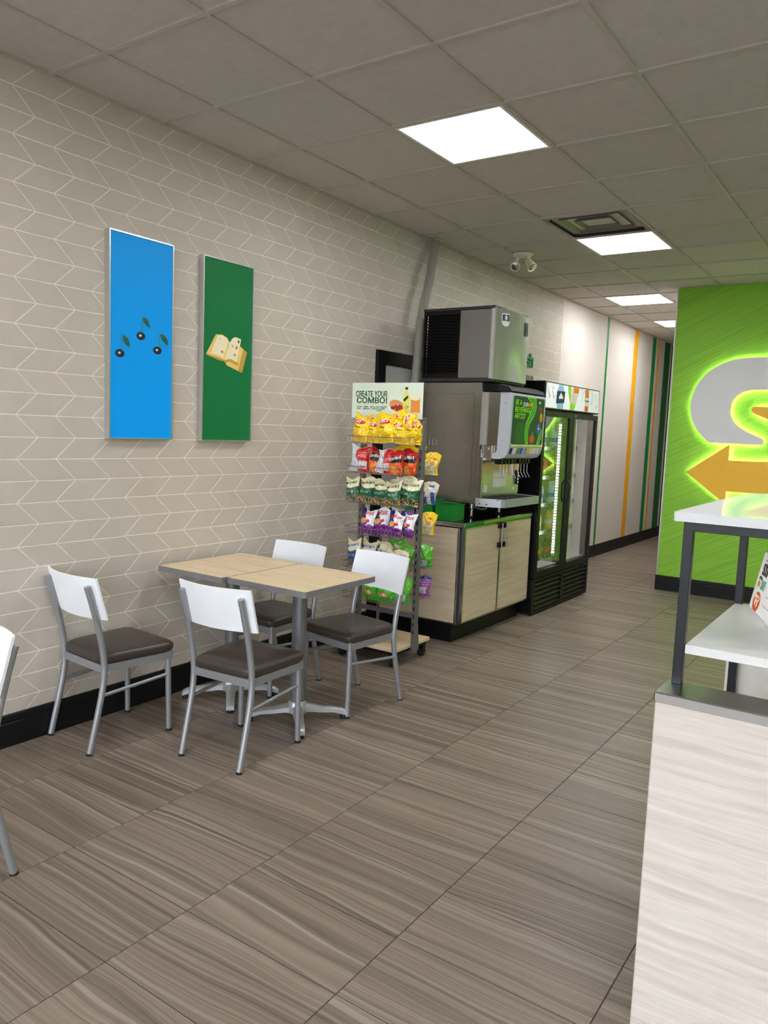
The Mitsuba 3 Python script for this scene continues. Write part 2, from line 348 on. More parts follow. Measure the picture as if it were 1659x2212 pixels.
# ---------------------------------------------------------------- ceiling lights, vent, twin spot
LL = {0: 'square white ceiling light panel nearest the viewer, the largest in view', 1: 'square white ceiling light panel right beside the air vent', 2: 'square white ceiling light panel, third one down the room near the green wall', 3: 'farthest white ceiling light panel, half hidden by the green wall'}
for n_, (i, j) in enumerate(PANELS):
    x0, y0 = GX + SX * i + .013, GY + SY * j + .013; x1, y1 = x0 + SX - .026, y0 + SY - .026
    k = thing('ceiling_light', LL.get(n_, 'ceiling light panel outside the picture, ' + {4: 'over the seat cut off at the left edge', 5: 'by the storefront on the left wall side', 6: 'by the storefront on the counter side', 7: 'beside the viewer on the right', 8: 'above the queue counter on the right', 9: 'in front of the green wall on the right'}.get(n_, '')), 'ceiling light', None if n_ < 4 else 'ceiling lights outside the picture')
    fr = sg.box(x0, y0, x1, y1).difference(sg.box(x0 + .014, y0 + .014, x1 - .014, y1 - .014))
    add(k, 'frame', prism(fr, .02, 'xy', H - .001), 'mat_white_plastic', label='thin white frame')
    q = trimesh.Trimesh([(x0 + .014, y0 + .014, H + .004), (x1 - .014, y0 + .014, H + .004), (x1 - .014, y1 - .014, H + .004), (x0 + .014, y1 - .014, H + .004)], [(0, 2, 1), (0, 3, 2)], process=False)
    add(k, 'diffuser', q, 'mat_white_plastic', emitter={'type': 'area', 'radiance': {'type': 'rgb', 'value': [PANEL * .985, PANEL * .99, PANEL * 1.0]}}, label='glowing diffuser')
i, j = VENT; x0, y0 = GX + SX * i + .013, GY + SY * j + .013; x1, y1 = x0 + SX - .026, y0 + SY - .026; cx, cy = (x0 + x1) / 2, (y0 + y1) / 2
k = thing('air_vent', 'square metal ceiling air vent with nested flared rings', 'air vent')
add(k, 'duct_top', box(x0, x1, y0, y1, H + .13, H + .14), 'mat_black', label='dark duct above the rings')
add(k, 'duct_wall', cat(box(x0, x0 + .004, y0, y1, H, H + .13), box(x1 - .004, x1, y0, y1, H, H + .13), box(x0 + .004, x1 - .004, y0, y0 + .004, H, H + .13), box(x0 + .004, x1 - .004, y1 - .004, y1, H, H + .13)), 'mat_charcoal')
add(k, 'flange', prism(sg.box(x0 - .004, y0 - .004, x1 + .004, y1 + .004).difference(rrect(x0 + .022, x1 - .022, y0 + .022, y1 - .022, .05)), .004, 'xy', H - .003), 'mat_steel_dull')
def ring(a0, z0, a1, z1, t=.002):
    V = []
    for a, z in ((a0, z0), (a1, z1), (a1, z1 + t), (a0, z0 + t)):
        V += [(cx - a, cy - a, z), (cx + a, cy - a, z), (cx + a, cy + a, z), (cx - a, cy + a, z)]
    Fq = []
    for s in range(4):
        for c_ in range(4):
            a, b = s * 4 + c_, s * 4 + (c_ + 1) % 4; c2, d2 = ((s + 1) % 4) * 4 + (c_ + 1) % 4, ((s + 1) % 4) * 4 + c_
            Fq += [(a, b, c2), (a, c2, d2)]
    m = trimesh.Trimesh(V, Fq, process=False); m.fix_normals(); return m
add(k, 'flared_ring', ring(.212, H + .004, .172, H + .05), 'mat_steel_dull')
add(k, 'flared_ring', ring(.128, H + .004, .095, H + .05), 'mat_steel_dull')
add(k, 'centre_plate', cbox(cx - .098, cx + .098, cy - .098, cy + .098, H + .048, H + .054), 'mat_steel_dull')
# twin emergency spots
sx, sy = 0.469, 6.06
k = thing('twin_spotlight', 'small cream ceiling fixture with two swivelling spot heads', 'spotlight')
can = lathe([(0, H - .03), (.05, H - .03), (.066, H - .018), (.07, H - .003), (.07, H + .0)], 28); can.vertices[:, 0] *= 1.25; can.apply_translation((sx, sy, 0))
add(k, 'canopy', can, 'mat_cream_plastic', 40)
for dx, aim in ((-.046, np.array([.35, -.80, -.45])), (.046, np.array([.62, -.25, -.75]))):
    aim = aim / np.linalg.norm(aim); p = np.array([sx + dx * 1.0, sy - abs(dx) * 0.0, H - .085]); p = p + np.array([dx * .4, 0, 0])
    hd = lathe([(0, -.045), (.022, -.045), (.028, -.03), (.032, .01), (.040, .045), (.043, .05), (.040, .052), (.036, .046), (0, .046)], 24)
    a = np.cross([0, 0, 1.0], aim); ang = math.acos(aim[2]); hd.apply_transform(trimesh.transformations.rotation_matrix(ang, a)); hd.apply_translation(p)
    h = add(k, 'spot_head', hd, 'mat_cream_plastic', 40)
    ln = lathe([(0, .050), (.02, .049), (.037, .045)], 24); ln.apply_transform(trimesh.transformations.rotation_matrix(ang, a)); ln.apply_translation(p)
    add(h, 'lens', ln, 'mat_lens', 40)
    add(k, 'swivel_arm', tube(spline([(sx + dx, sy, H - .025), (sx + dx * 1.2, sy, H - .05), p - aim * .02], 8), .011, 10), 'mat_white_plastic', 40)

# ---------------------------------------------------------------- pictures on the left wall
def frame_on_wall(y0, y1, z0, z1, canvas, label):
    k = thing('wall_picture', label, 'picture')
    fr = sg.box(y0, z0, y1, z1).difference(sg.box(y0 + .007, z0 + .007, y1 - .007, z1 - .007))
    add(k, 'frame', prism(fr, .035, 'yz', .002), 'mat_aluminium', label='slim pale metal frame')
    add(k, 'canvas', box(.004, .032, y0 + .007, y1 - .007, z0 + .007, z1 - .007), canvas)
    return k
k = frame_on_wall(2.376, 2.768, 1.414, 2.422, 'mat_picture_blue', 'tall narrow blue picture with three olives drawn as music notes')
def wallprint(k, name, poly, m, lvl=1, label=None): return add(k, name, prism(poly, .0004, 'yz', .032 + .0004 * lvl), 'mat_ink_' + m, label=label)
for (oc, st0, st1, lf) in (((2.440, 1.836), (2.453, 1.928), (2.453, 1.851), [(2.454, 1.928), (2.470, 1.922), (2.484, 1.912), (2.494, 1.897), (2.497, 1.882), (2.496, 1.869), (2.484, 1.875), (2.474, 1.884), (2.463, 1.898), (2.457, 1.91)]),
                           ((2.565, 1.934), (2.574, 2.03), (2.574, 1.949), [(2.575, 2.03), (2.590, 2.028), (2.603, 2.021), (2.611, 2.010), (2.617, 1.996), (2.624, 1.982), (2.612, 1.986), (2.60, 1.992), (2.588, 2.002), (2.580, 2.014)]),
                           ((2.669, 1.873), (2.681, 1.961), (2.682, 1.891), [(2.683, 1.96), (2.700, 1.958), (2.716, 1.951), (2.728, 1.938), (2.735, 1.924), (2.736, 1.903), (2.722, 1.912), (2.707, 1.922), (2.696, 1.934), (2.688, 1.948)])):
    o = wallprint(k, 'printed_olive', ell(oc[0], oc[1], .027, .020), 'olive', 1, 'black olive note head')
    add(o, 'highlight', prism(ell(oc[0] - .004, oc[1] + .002, .008, .006), .0004, 'yz', .0332), 'mat_ink_olivehi')
    add(o, 'stem', prism(sg.LineString([st0, st1]).buffer(.0022), .0004, 'yz', .0336), 'mat_ink_stem')
    add(o, 'leaf', prism(sg.Polygon(lf), .0004, 'yz', .0332), 'mat_ink_leaf')
    add(o, 'leaf_vein', prism(sg.LineString([lf[0], ((lf[3][0] + lf[8][0]) / 2, (lf[3][1] + lf[8][1]) / 2), lf[5]]).buffer(.0012), .0003, 'yz', .0336), 'mat_ink_leaflight')
k = frame_on_wall(2.972, 3.360, 1.410, 2.420, 'mat_picture_green', 'tall narrow green picture of cheese slices shaped as an open book')
P = sg.Polygon
wallprint(k, 'printed_book', P([(3.072, 2.005), (3.12, 2.008), (3.156, 1.997), (3.178, 1.971), (3.14, 1.869), (3.107, 1.876), (3.001, 1.892)]), 'cheese', 1, 'open book made of cheese')
wallprint(k, 'book_page', P([(3.086, 2.001), (3.124, 2.002), (3.150, 1.993), (3.166, 1.968), (3.126, 1.881), (3.083, 1.893), (3.036, 1.897)]), 'cheesepale', 2)
wallprint(k, 'book_page', P([(3.178, 1.971), (3.201, 2.0), (3.225, 2.007), (3.266, 1.999), (3.26, 1.959), (3.318, 1.929), (3.279, 1.808), (3.156, 1.842), (3.14, 1.869)]), 'cheese', 1)
wallprint(k, 'book_edge', P([(3.318, 1.929), (3.279, 1.808), (3.247, 1.818), (3.286, 1.945)]), 'cheesedark', 2)
wallprint(k, 'book_edge', P([(3.001, 1.892), (3.107, 1.876), (3.14, 1.869), (3.156, 1.842), (3.135, 1.864), (3.115, 1.861), (3.083, 1.867), (3.007, 1.884)]), 'cheesedark', 2)
wallprint(k, 'book_edge', P([(3.14, 1.869), (3.183, 1.88), (3.246, 1.862), (3.246, 1.846), (3.18, 1.863), (3.15, 1.855)]), 'cheesedark', 2)
wallprint(k, 'book_page', P([(3.178, 1.971), (3.201, 2.0), (3.225, 2.007), (3.266, 1.999), (3.233, 1.867), (3.183, 1.88), (3.14, 1.869)]), 'cheesepale', 3)
for (a, b, rx, ry, m) in ((3.247, 1.983, .007, .009, 'leaf'), (3.199, 1.953, .006, .006, 'cheesehole'), (3.231, 1.947, .009, .010, 'cheesehole'), (3.218, 1.904, .007, .008, 'cheesehole'), (3.12, 1.913, .009, .008, 'cheesehole'), (3.103, 1.983, .004, .003, 'cheesehole')):
    wallprint(k, 'cheese_hole', ell(a, b, rx, ry), m, 4)

# ---------------------------------------------------------------- dining chairs
def chair_parts():
    parts = []
    prof = spline([(0, 0.008), (.029, .13), (.049, .215), (.066, .30), (.0735, .375), (.068, .454), (.048, .558), (.026, .646), (.005, .72), (-.012, .774)], 26)
    for s in (-1, 1):
        parts.append(('rear_leg', tube([(s * .169, y, z) for y, z in prof], .0143, 16), 'mat_chair_metal', 40, None))
    for s in (-1, 1):
        parts.append(('front_leg', tube([(s * .176, .42, .008), (s * .172, .412, .405)], [.0134, .0143], 16), 'mat_chair_metal', 40, None))
    feet = [(-.169, 0), (.169, 0), (-.176, .42), (.176, .42)]
    for fx, fy in feet:
        parts.append(('foot_cap', tube([(fx, fy, 0), (fx, fy, .012)], .0142, 16), 'mat_rubber', 40, 'black foot cap'))
    # apron: rounded band under the seat
    out = sg.Polygon([(-.160, .070), (.160, .070), (.184, .425), (-.184, .425)]).buffer(.008, 6)
    parts.append(('seat_frame', prism(out.difference(out.buffer(-.016)), .036, 'xy', .366), 'mat_chair_metal', 30, None))
    for s in (-1, 1):
        parts.append(('stretcher', tube([(s * .169, .060, .262), (s * .1745, .416, .288)], .0085, 12), 'mat_chair_metal', 40, None))
    # cushion: superellipse pillow with a wider front
    nu, nv = 28, 40
    V, Fc = [], []
    for i in range(nu + 1):
        ph = -math.pi / 2 + math.pi * i / nu
        cz = math.sin(ph); cr = math.cos(ph) ** (.42 if cz > 0 else .16) if math.cos(ph) > 1e-6 else 0
        for j in range(nv):
            th = 2 * math.pi * j / nv; cx_, sy_ = math.cos(th), math.sin(th)
            e = 0.22
            x = math.copysign(abs(cx_) ** e, cx_); y = math.copysign(abs(sy_) ** e, sy_)
            w = .188 + .016 * y
            zz = .432 + .032 * cz if cz > 0 else .4022 + .0298 * (1 + cz) ** 2
            V.append((x * w * cr, .253 + y * .194 * cr, zz * 1.0 + (.006 * (1 - cr) if cz > 0 else 0)))
    for i in range(nu):
        for j in range(nv):
            a, b = i * nv + j, i * nv + (j + 1) % nv; Fc += [(a, b, b + nv), (a, b + nv, a + nv)]
    parts.append(('seat', trimesh.Trimesh(V, Fc, process=True), 'mat_vinyl', 50, 'dark brown vinyl seat pad'))
    # curved back panel
    n, m_ = 24, 10; V, Fb = [], []
    def surf(u, v, o):
        x = (u - .5) * .408; bow = .042 * (1 - (2 * u - 1) ** 2); z = .617 + .196 * v
        y = .0600 - (z - .62) * .28 - bow
        return (x, y + o, z)
    poly = rrect(0, 1, 0, 1, 0)
    us = np.linspace(0, 1, n + 1); vs = np.linspace(0, 1, m_ + 1)
    for o in (0.0, .011):
        for v in vs:
            for u in us:
                uu, vv = u, v
                V.append(surf(uu, vv, o))
    N = (n + 1) * (m_ + 1)
    for a in range(m_):
        for b in range(n):
            q = a * (n + 1) + b
            Fb += [(q, q + 1, q + n + 2), (q, q + n + 2, q + n + 1), (N + q, N + q + n + 2, N + q + 1), (N + q, N + q + n + 1, N + q + n + 2)]
    rim = [b for b in range(n + 1)] + [a * (n + 1) + n for a in range(1, m_ + 1)] + [m_ * (n + 1) + b for b in range(n - 1, -1, -1)] + [a * (n + 1) for a in range(m_ - 1, 0, -1)]
    for i in range(len(rim)):
        a, b = rim[i], rim[(i + 1) % len(rim)]; Fb += [(a, N + a, N + b), (a, N + b, b)]
    bp = trimesh.Trimesh(V, Fb, process=False); bp.fix_normals()
    parts.append(('backrest', bp, 'mat_white_panel', 30, 'curved white backrest panel'))
    for s in (-1, 1):
        for z in (.66, .77):
            y = np.interp(z, prof[:, 1], prof[:, 0])
            parts.append(('backrest_bolt', tube([(s * .169, y - .002, z), (s * .169, surf(.5 + s * .169 / .408, (z - .617) / .196, 0)[1] + .003, z)], .006, 8), 'mat_chair_metal', 40, None))
    return [(nm, mikit.ply(m, b, s), lb) for nm, m, b, s, lb in parts]
CH = chair_parts()
def chair(x, y, deg, label):
    k = thing('dining_chair', label, 'chair'); tw = T4().translate([x, y, 0]).rotate([0, 0, 1], deg)
    for nm, d, lb in CH: add(k, nm, d, None, tw=tw, label=lb)
chair(.202, 2.046, -4.0, 'white-backed metal chair against the wall at the left, below the blue picture')
chair(.850, 2.310, 5.0, 'white-backed metal chair on the near side of the table, in the centre of the picture')
chair(.873, 3.588, 171.0, 'white-backed metal chair on the far side of the table, in front of the snack rack')
chair(.310, 3.535, 177.5, 'white-backed metal chair behind the table next to the wall, mostly hidden')
chair(.811, 1.328, 180.0, 'white-backed metal chair cut off by the left edge of the picture')

# ---------------------------------------------------------------- two square tables pushed together
def table(x0, x1, y0, y1, px, py, label):
    k = thing('dining_table', label, 'table')
    add(k, 'tabletop', prism(rrect(x0, x1, y0, y1, .012), .028, 'xy', .7215), 'mat_maple', label='maple laminate top')
    e = rrect(x0, x1, y0, y1, .012)
    add(k, 'edge_band', prism(e.buffer(.002).difference(e.buffer(-.0005)), .0292, 'xy', .7206), 'mat_edge_grey', 30, label='grey edge band')
    add(k, 'mount_plate', cbox(px - .12, px + .12, py - .12, py + .12, .713, .7215), 'mat_post_grey')
    add(k, 'post', tube([(px, py, .085), (px, py, .714)], .038, 28), 'mat_post_grey', 40)
    hub = lathe([(.0, .104), (.041, .104), (.047, .096), (.053, .06), (.050, .045), (0, .045)], 24); hub.apply_translation((px, py, 0))
    b = add(k, 'base_hub', hub, 'mat_cast_metal', 40)
    for a in (45, 135, 225, 315):
        ca, sa_ = math.cos(math.radians(a)), math.sin(math.radians(a)); secs = []
        for t, zt, hh, w in ((.03, .092, .044, .030), (.07, .084, .036, .026), (.13, .070, .028, .023), (.19, .066, .026, .022), (.235, .058, .030, .022), (.262, .043, .024, .020)):
            secs.append([(t, s * w * kx, zt - (hh if ky == 0 else (hh * .35 if ky == 1 else 0))) for s, kx, ky in ((-1, 1, 0), (-1, 1, 1), (-1, .45, 2), (1, .45, 2), (1, 1, 1), (1, 1, 0))])
        V = np.array([q for s in secs for q in s]); Fq = []; m6 = 6
        for i in range(len(secs) - 1):
            for j in range(m6):
                q, w = i * m6 + j, i * m6 + (j + 1) % m6; Fq += [(q, w, w + m6), (q, w + m6, q + m6)]
        for j in range(1, m6 - 1): Fq += [(0, j + 1, j), ((len(secs) - 1) * m6, (len(secs) - 1) * m6 + j, (len(secs) - 1) * m6 + j + 1)]
        m = trimesh.Trimesh(np.c_[px + V[:, 0] * ca - V[:, 1] * sa_, py + V[:, 0] * sa_ + V[:, 1] * ca, V[:, 2]], Fq, process=False); m.fix_normals()
        add(k, 'base_arm', m, 'mat_cast_metal', 35)
        fx, fy = px + .243 * ca, py + .243 * sa_
        add(k, 'glide', tube([(fx, fy, 0), (fx, fy, .03)], .018, 14), 'mat_rubber', 40, label='black glide foot')
table(.052, .5315, 2.668, 3.285, .292, 2.982, 'square maple-topped pedestal table touching the wall, left half of the joined pair')
table(.5375, 1.047, 2.698, 3.265, .792, 2.965, 'square maple-topped pedestal table nearer the aisle, right half of the joined pair')

# ---------------------------------------------------------------- snack rack
RX0, RX1, RYC = 0.268, 0.726, 4.19
LEV = [1.425, 1.231, 1.038, 0.838, 0.612, 0.412]
rk = thing('snack_rack', 'grey wheeled wire snack rack holding rows of chip bags', 'rack')
add(rk, 'base_board', cbox(.205, .716, 3.985, 4.41, .108, .134, .004), 'mat_maple', label='maple base board')
add(rk, 'base_frame', cat(box(.225, .70, 4.005, 4.39, .085, .108)), 'mat_black', label='black frame under the board')
for x, y in ((.255, 4.045), (.668, 4.045), (.255, 4.365), (.668, 4.385)):
    c = add(rk, 'caster', cat(tube([(x - .014, y, .031), (x + .014, y, .031)], .031, 20)), 'mat_rubber', 40, label='black caster wheel')
    add(c, 'caster_fork', cat(box(x - .019, x - .016, y - .014, y + .02, .03, .085), box(x + .016, x + .019, y - .014, y + .02, .03, .085), box(x - .019, x + .019, y - .014, y + .02, .068, .085)), 'mat_black')
for x, s in ((RX0, -1), (RX1, 1)):
    t = .013; u = cat(box(x - t, x + t, RYC - .018, RYC - .0155, .075, 1.60), box(x + s * t - .00125, x + s * t + .00125, RYC - .018, RYC + .018, .075, 1.60), box(x - s * t - .00125, x - s * t + .00125, RYC - .018, RYC + .018, .16, 1.60))
    up = add(rk, 'upright', u, 'mat_rack_grey', label='slotted grey upright')
    add(up, 'slots', cat(*[box(x - .004, x + .004, RYC - .0186, RYC - .0178, z, z + .024) for z in np.arange(.2, 1.58, .0508)]), 'mat_slot', kind='stuff')
    foot = hullpts([(x + s * (t + .001), RYC + dy, z) for dy, z in ((-.036, .088), (.036, .088), (-.036, .115), (.036, .115), (-.018, .26), (.018, .26))] + [(x + s * (t + .0035), RYC + dy, z) for dy, z in ((-.036, .088), (.036, .088), (-.036, .115), (.036, .115), (-.018, .26), (.018, .26))])
    add(up, 'foot_plate', foot, 'mat_rack_grey')
    add(up, 'screw', cat(*[tube([(x + s * (t + .003), RYC + dy, .1), (x + s * (t + .006), RYC + dy, .1)], .005, 8) for dy in (-.022, .022)]), 'mat_wire')
add(rk, 'cross_brace', box(RX0, RX1, RYC - .006, RYC + .006, 1.575, 1.595), 'mat_rack_grey')
add(rk, 'cross_brace', box(RX0, RX1, RYC - .006, RYC + .006, .30, .33), 'mat_rack_grey')
def wire(pts, r=.0016): return tube(pts, r, 6)
def basket(z, front):
    s = -1 if front else 1; y0 = RYC + s * .02; y1 = RYC + s * .205; xa, xb = RX0 + .018, RX1 - .02; h = .040
    ms = []
    for zz, r in ((z, .002), (z + h, .0022)):
        ms += [wire([(xa, y0, zz + (.012 if zz > z else 0)), (xa, y1, zz)], r), wire([(xa, y1, zz), (xb, y1, zz)], r), wire([(xb, y1, zz), (xb, y0, zz + (.012 if zz > z else 0))], r)]
    ms.append(wire([(xa, y0, z), (xb, y0, z)]))
    for x in np.linspace(xa, xb, 17): ms += [wire([(x, y0, z), (x, y1, z)], .0011), wire([(x, y1, z), (x, y1, z + h)], .0011)]
    for t_ in (.25, .5, .75, 1.0):
        y = y0 + (y1 - y0) * t_
        for x in (xa, xb): ms.append(wire([(x, y, z), (x, y, z + h)], .0011))
        if t_ < 1: ms.append(wire([(xa, y, z), (xb, y, z)], .0011))
    return cat(*ms)
bd = {f: mikit.ply(basket(0.0, f), 'mat_wire', 50) for f in (True, False)}
for z in LEV:
    for f in (True, False): add(rk, 'basket', bd[f], None, tw=T4().translate([0, 0, z]), label='wire basket')
# combo sign clipped on top of the rack
def face(x, y, z): return (x, y, z)
sg_ = thing('promo_sign', 'pale green card above the top basket reading CREATE YOUR COMBO!', 'sign')
SX0, SX1, SYF = .172, .728, RYC - .022
add(sg_, 'card', cbox(SX0, SX1, SYF, SYF + .005, 1.585, 1.815, .0015), 'mat_sign_mint')
U, Vv = (1, 0, 0), (0, 0, 1)
def sprint(parent, name, m, x, z, mt, lv=1, **kw): return add(parent, name, put(m, (x, SYF - .0006 * lv, z), U, Vv), mt, **kw)
sprint(sg_, 'lettering', text('CREATE YOUR', .036, bold=True, width=.252), .204, 1.7255, 'mat_text_green', label='dark green words CREATE YOUR')
sprint(sg_, 'lettering', text('COMBO!', .037, bold=True, width=.244), .212, 1.683, 'mat_text_green', label='dark green word COMBO!')
for i_, (s_, x_, w_) in enumerate((('ITALIAN', .214, .040), ('B.M.T.', .216, .034), ('BRISK', .272, .034), ('LEMONADE', .264, .056), ("MISS VICKIE'S HARVEST", .326, .132), ('CHEDDAR & HERB', .334, .105), ('CHIPS', .376, .036))):
    sprint(sg_, 'small_print', text(s_, .0075, bold=True, width=w_), x_, (1.655 if i_ % 2 == 0 and i_ < 5 else 1.643) - (.012 if i_ == 6 else 0), 'mat_text_green')
sprint(sg_, 'printed_bread', flat(ell(.535, 1.668, .062, .036, -18)), 0, 0, 'mat_ink_bread')
sprint(sg_, 'printed_filling', flat(so.unary_union([ell(.505 + .017 * i_, 1.655 + .006 * math.sin(i_ * 2.3), .018, .011, i_ * 31) for i_ in range(7)])), 0, 0, 'mat_ink_meat', 2)
bt = sg.Polygon([(.580, 1.632), (.630, 1.632), (.632, 1.715), (.628, 1.735), (.612, 1.762), (.612, 1.772), (.598, 1.772), (.598, 1.762), (.582, 1.735), (.578, 1.715)])
b_ = sprint(sg_, 'printed_bottle', flat(bt), 0, 0, 'mat_ink_drink', 2)
sprint(b_, 'bottle_cap', flat(sg.box(.595, 1.772, .615, 1.786)), 0, 0, 'mat_text_black', 3)
sprint(b_, 'bottle_label', flat(sg.Polygon([(.582, 1.708), (.614, 1.735), (.620, 1.722), (.590, 1.694)])), 0, 0, 'mat_text_black', 3)
pk = sprint(sg_, 'printed_chip_bag', flat(sg.Polygon([(.636, 1.628), (.714, 1.628), (.710, 1.645), (.708, 1.72), (.711, 1.738), (.638, 1.738), (.641, 1.72), (.641, 1.645)])), 0, 0, 'mat_ink_pack', 2)
sprint(pk, 'bag_top', flat(sg.Polygon([(.638, 1.738), (.711, 1.738), (.709, 1.712), (.675, 1.700), (.641, 1.712)])), 0, 0, 'mat_ink_peach', 3)

# chip bags ------------------------------------------------------------------
BW, BH = .135, .162
NU, NV = 30, 42
def bag_depth(u, v, sd, D=.034):
    vv = np.clip((v - .06) / .88, 0, 1)
    base = D * np.maximum(np.sin(np.pi * u), 0) ** .55 * np.maximum(np.sin(np.pi * vv), 0) ** .6
    w = meshkit.fbm(np.stack([u * 4 + sd * 3.1, v * 5, np.full_like(u, sd * 1.7)], -1), 3) - .5
    ridge = np.abs(meshkit.noise(np.stack([u * 6 + v * 3 + sd, v * 3 - u * 2, np.full_like(u, sd)], -1)) - .5)
    return base * (1 + .35 * w) + (.016 * w - .020 * ridge + .006 * np.abs(meshkit.noise(np.stack([u * 11 + sd, v * 9 - u * 6, np.full_like(u, sd * 2)], -1)) - .5)) * np.minimum(1, base / D * 2.5) + .0012
def bag_xz(u, v, sd):
    pinch = 1 - .17 * np.sin(np.pi * np.clip(v, 0, 1)) ** .8
    lean = .010 * (meshkit.noise(np.stack([v * 3, v * 0 + sd, v * 0], -1)) - .5)
    z = v * BH + .012 * np.sin(u * 6 + sd * 2) * np.clip((v - .8) * 5, 0, 1) + .004 * np.sin(u * 5 + sd) * (v < .1)
    return (u - .5) * BW * pinch + lean, z
def bag_mesh(sd, front, back):
    u, v = np.meshgrid(np.linspace(0, 1, NU + 1), np.linspace(0, 1, NV + 1)); u, v = u.ravel(), v.ravel()
    x, z = bag_xz(u, v, sd); V, C = [], []
    for s, fn, q in ((-1, front, 0), (1, back, 5)):
        V.append(np.c_[x, s * bag_depth(u, v, sd + q), z]); C.append(lin(np.clip(fn(u, v), 0, 255)))
    Fq = []
    n = NU + 1; N = len(u)
    for a in range(NV):
        for b in range(NU):
            q = a * n + b; Fq += [(q, q + 1, q + n + 1), (q, q + n + 1, q + n), (N + q, N + q + n + 1, N + q + 1), (N + q, N + q + n, N + q + n + 1)]
    return trimesh.Trimesh(np.vstack(V), Fq, process=False), np.vstack(C)
def bag_text(s, h, u0, v0, width, sd, ang=0.0, bold=True):
    m = text(s, h, .0008, bold, width); q = m.vertices.copy(); ca, sa_ = math.cos(math.radians(ang)), math.sin(math.radians(ang))
    px, pz = q[:, 0] * ca - q[:, 1] * sa_, q[:, 0] * sa_ + q[:, 1] * ca
    u, v = u0 + px / BW, v0 + pz / BH
    x, z = bag_xz(u, v, sd); d = bag_depth(u, v, sd)
    m.vertices = np.c_[x, -d - .0007 - q[:, 2], z]; m.fix_normals(); return m
def C(*c): return np.array(c, float)
def layer(base, mask, col):
    m = np.clip(mask, 0, 1)[:, None]; return base * (1 - m) + np.asarray(col, float) * m
def soft(x, w=.02): return np.clip(.5 - x / w, 0, 1)
def blob(u, v, cu, cv, ru, rv, w=.15): return np.clip((1 - np.hypot((u - cu) / ru, (v - cv) / rv)) / w + .5, 0, 1)
fill = lambda u, c: np.tile(np.asarray(c, float), (len(u), 1))
def seal(c, u, v, col=(230, 230, 228)): return layer(layer(c, soft(.975 - v, .02) * .5, col), soft(v - .03, .02) * .5, col)
def p_yellow(u, v):
    c = fill(u, (250, 208, 8)); c = layer(c, blob(u, v, .52, .62, .48, .26, .8) * .55, (255, 226, 60))
    c = layer(c, blob(u, v, .5, .72, .33, .085, .1), (206, 28, 40)); c = layer(c, blob(u, v, .83, .88, .10, .07, .3) * .7, (236, 130, 130))
    return layer(c, blob(u, v, .5, .16, .36, .11, .5) * .7, (236, 188, 60))
def p_yellowback(u, v):
    c = fill(u, (248, 206, 16)); c = layer(c, (abs(u - .5) < .22) * (v > .2) * (v < .75) * 1.0, (226, 224, 216)); return layer(c, blob(u, v, .55, .62, .4, .13, .3) * .8, (150, 190, 225))
def p_red(u, v):
    c = fill(u, (196, 26, 24)); c = layer(c, blob(u, v, .5, .30, .48, .34, .9), (240, 110, 20)); c = layer(c, blob(u, v, .45, .2, .2, .16, .5), (250, 170, 60))
    tri = np.clip((.17 - abs(v - .62 - .25 * (u - .5) * 0) - .10 * abs(u - .5)) / .02, 0, 1); c = layer(c, tri * (abs(u - .5) < .44), (22, 16, 20))
    return layer(c, (v > .86) * .6, (150, 14, 24))
def p_redback(u, v):
    w = .42 + .12 * np.sin(v * 6.5); c = fill(u, (212, 216, 222)); c = layer(c, soft(w - u, .03), (196, 30, 34)); c = layer(c, soft(abs(u - w) - .035, .02), (150, 18, 30)); c = layer(c, soft(abs(u - w - .0) - .012, .01), (235, 235, 235))
    c = layer(c, ((abs(u - .72) < .19) & (v > .12) & (v < .45)) * 1.0, (232, 232, 234)); c = layer(c, ((abs(u - .72) < .13) & (v > .15) & (v < .42) & (np.sin(v * 160) > .1)) * .6, (90, 90, 95))
    return layer(c, ((abs(u - .72) < .16) & (v > .55) & (v < .8) & (np.sin(v * 110) > .4)) * .7, (240, 220, 220))
def p_script(top, low, chip):
    def fn(u, v):
        edge = .60 - .05 * np.cos((u - .5) * 5); c = fill(u, low); c = layer(c, soft(edge - v, .02), top)
        tex = meshkit.noise(np.stack([u * 9, v * 11, u * 0 + 3], -1)); c = layer(c, soft(v - .24, .06) * (tex > .42), chip); c = layer(c, soft(v - .22, .06) * (tex > .62), (60, 44, 30))
        return layer(c, ((abs(u - .42) < .28) & (v > .32) & (v < .50) & (np.sin(v * 105) > .1)) * .65, (206, 214, 196))
    return fn
def p_ridged(u, v):
    z = .34 + .06 * np.abs(((u * 5) % 2) - 1); c = fill(u, (30, 36, 104)); c = layer(c, soft(.78 * (1 - v) + .22 - u * 1.1 + .05, .05), (238, 238, 244)); c = layer(c, soft(v - z, .02), (112, 38, 128))
    c = layer(c, soft(np.abs(v - z) - .012, .01), (214, 180, 222)); c = layer(c, soft(np.abs(v - .16 - .05 * np.abs(((u * 6) % 2) - 1)) - .008, .01), (190, 140, 205))
    c = layer(c, blob(u, v, .36, .50, .27, .11, .12), (226, 160, 84)); return layer(c, blob(u, v, .68, .52, .11, .07, .2), (200, 50, 50))
def p_ridgedback(u, v):
    c = fill(u, (126, 52, 140)); z = (v * 9 + .5 * np.abs(((u * 5) % 2) - 1)) % 1; c = layer(c, (z > .72) * .7, (214, 190, 222)); c = layer(c, soft(.86 - v, .03), (40, 36, 100)); return layer(c, ((abs(u - .5) < .26) & (v > .2) & (v < .5)) * .85, (225, 225, 230))
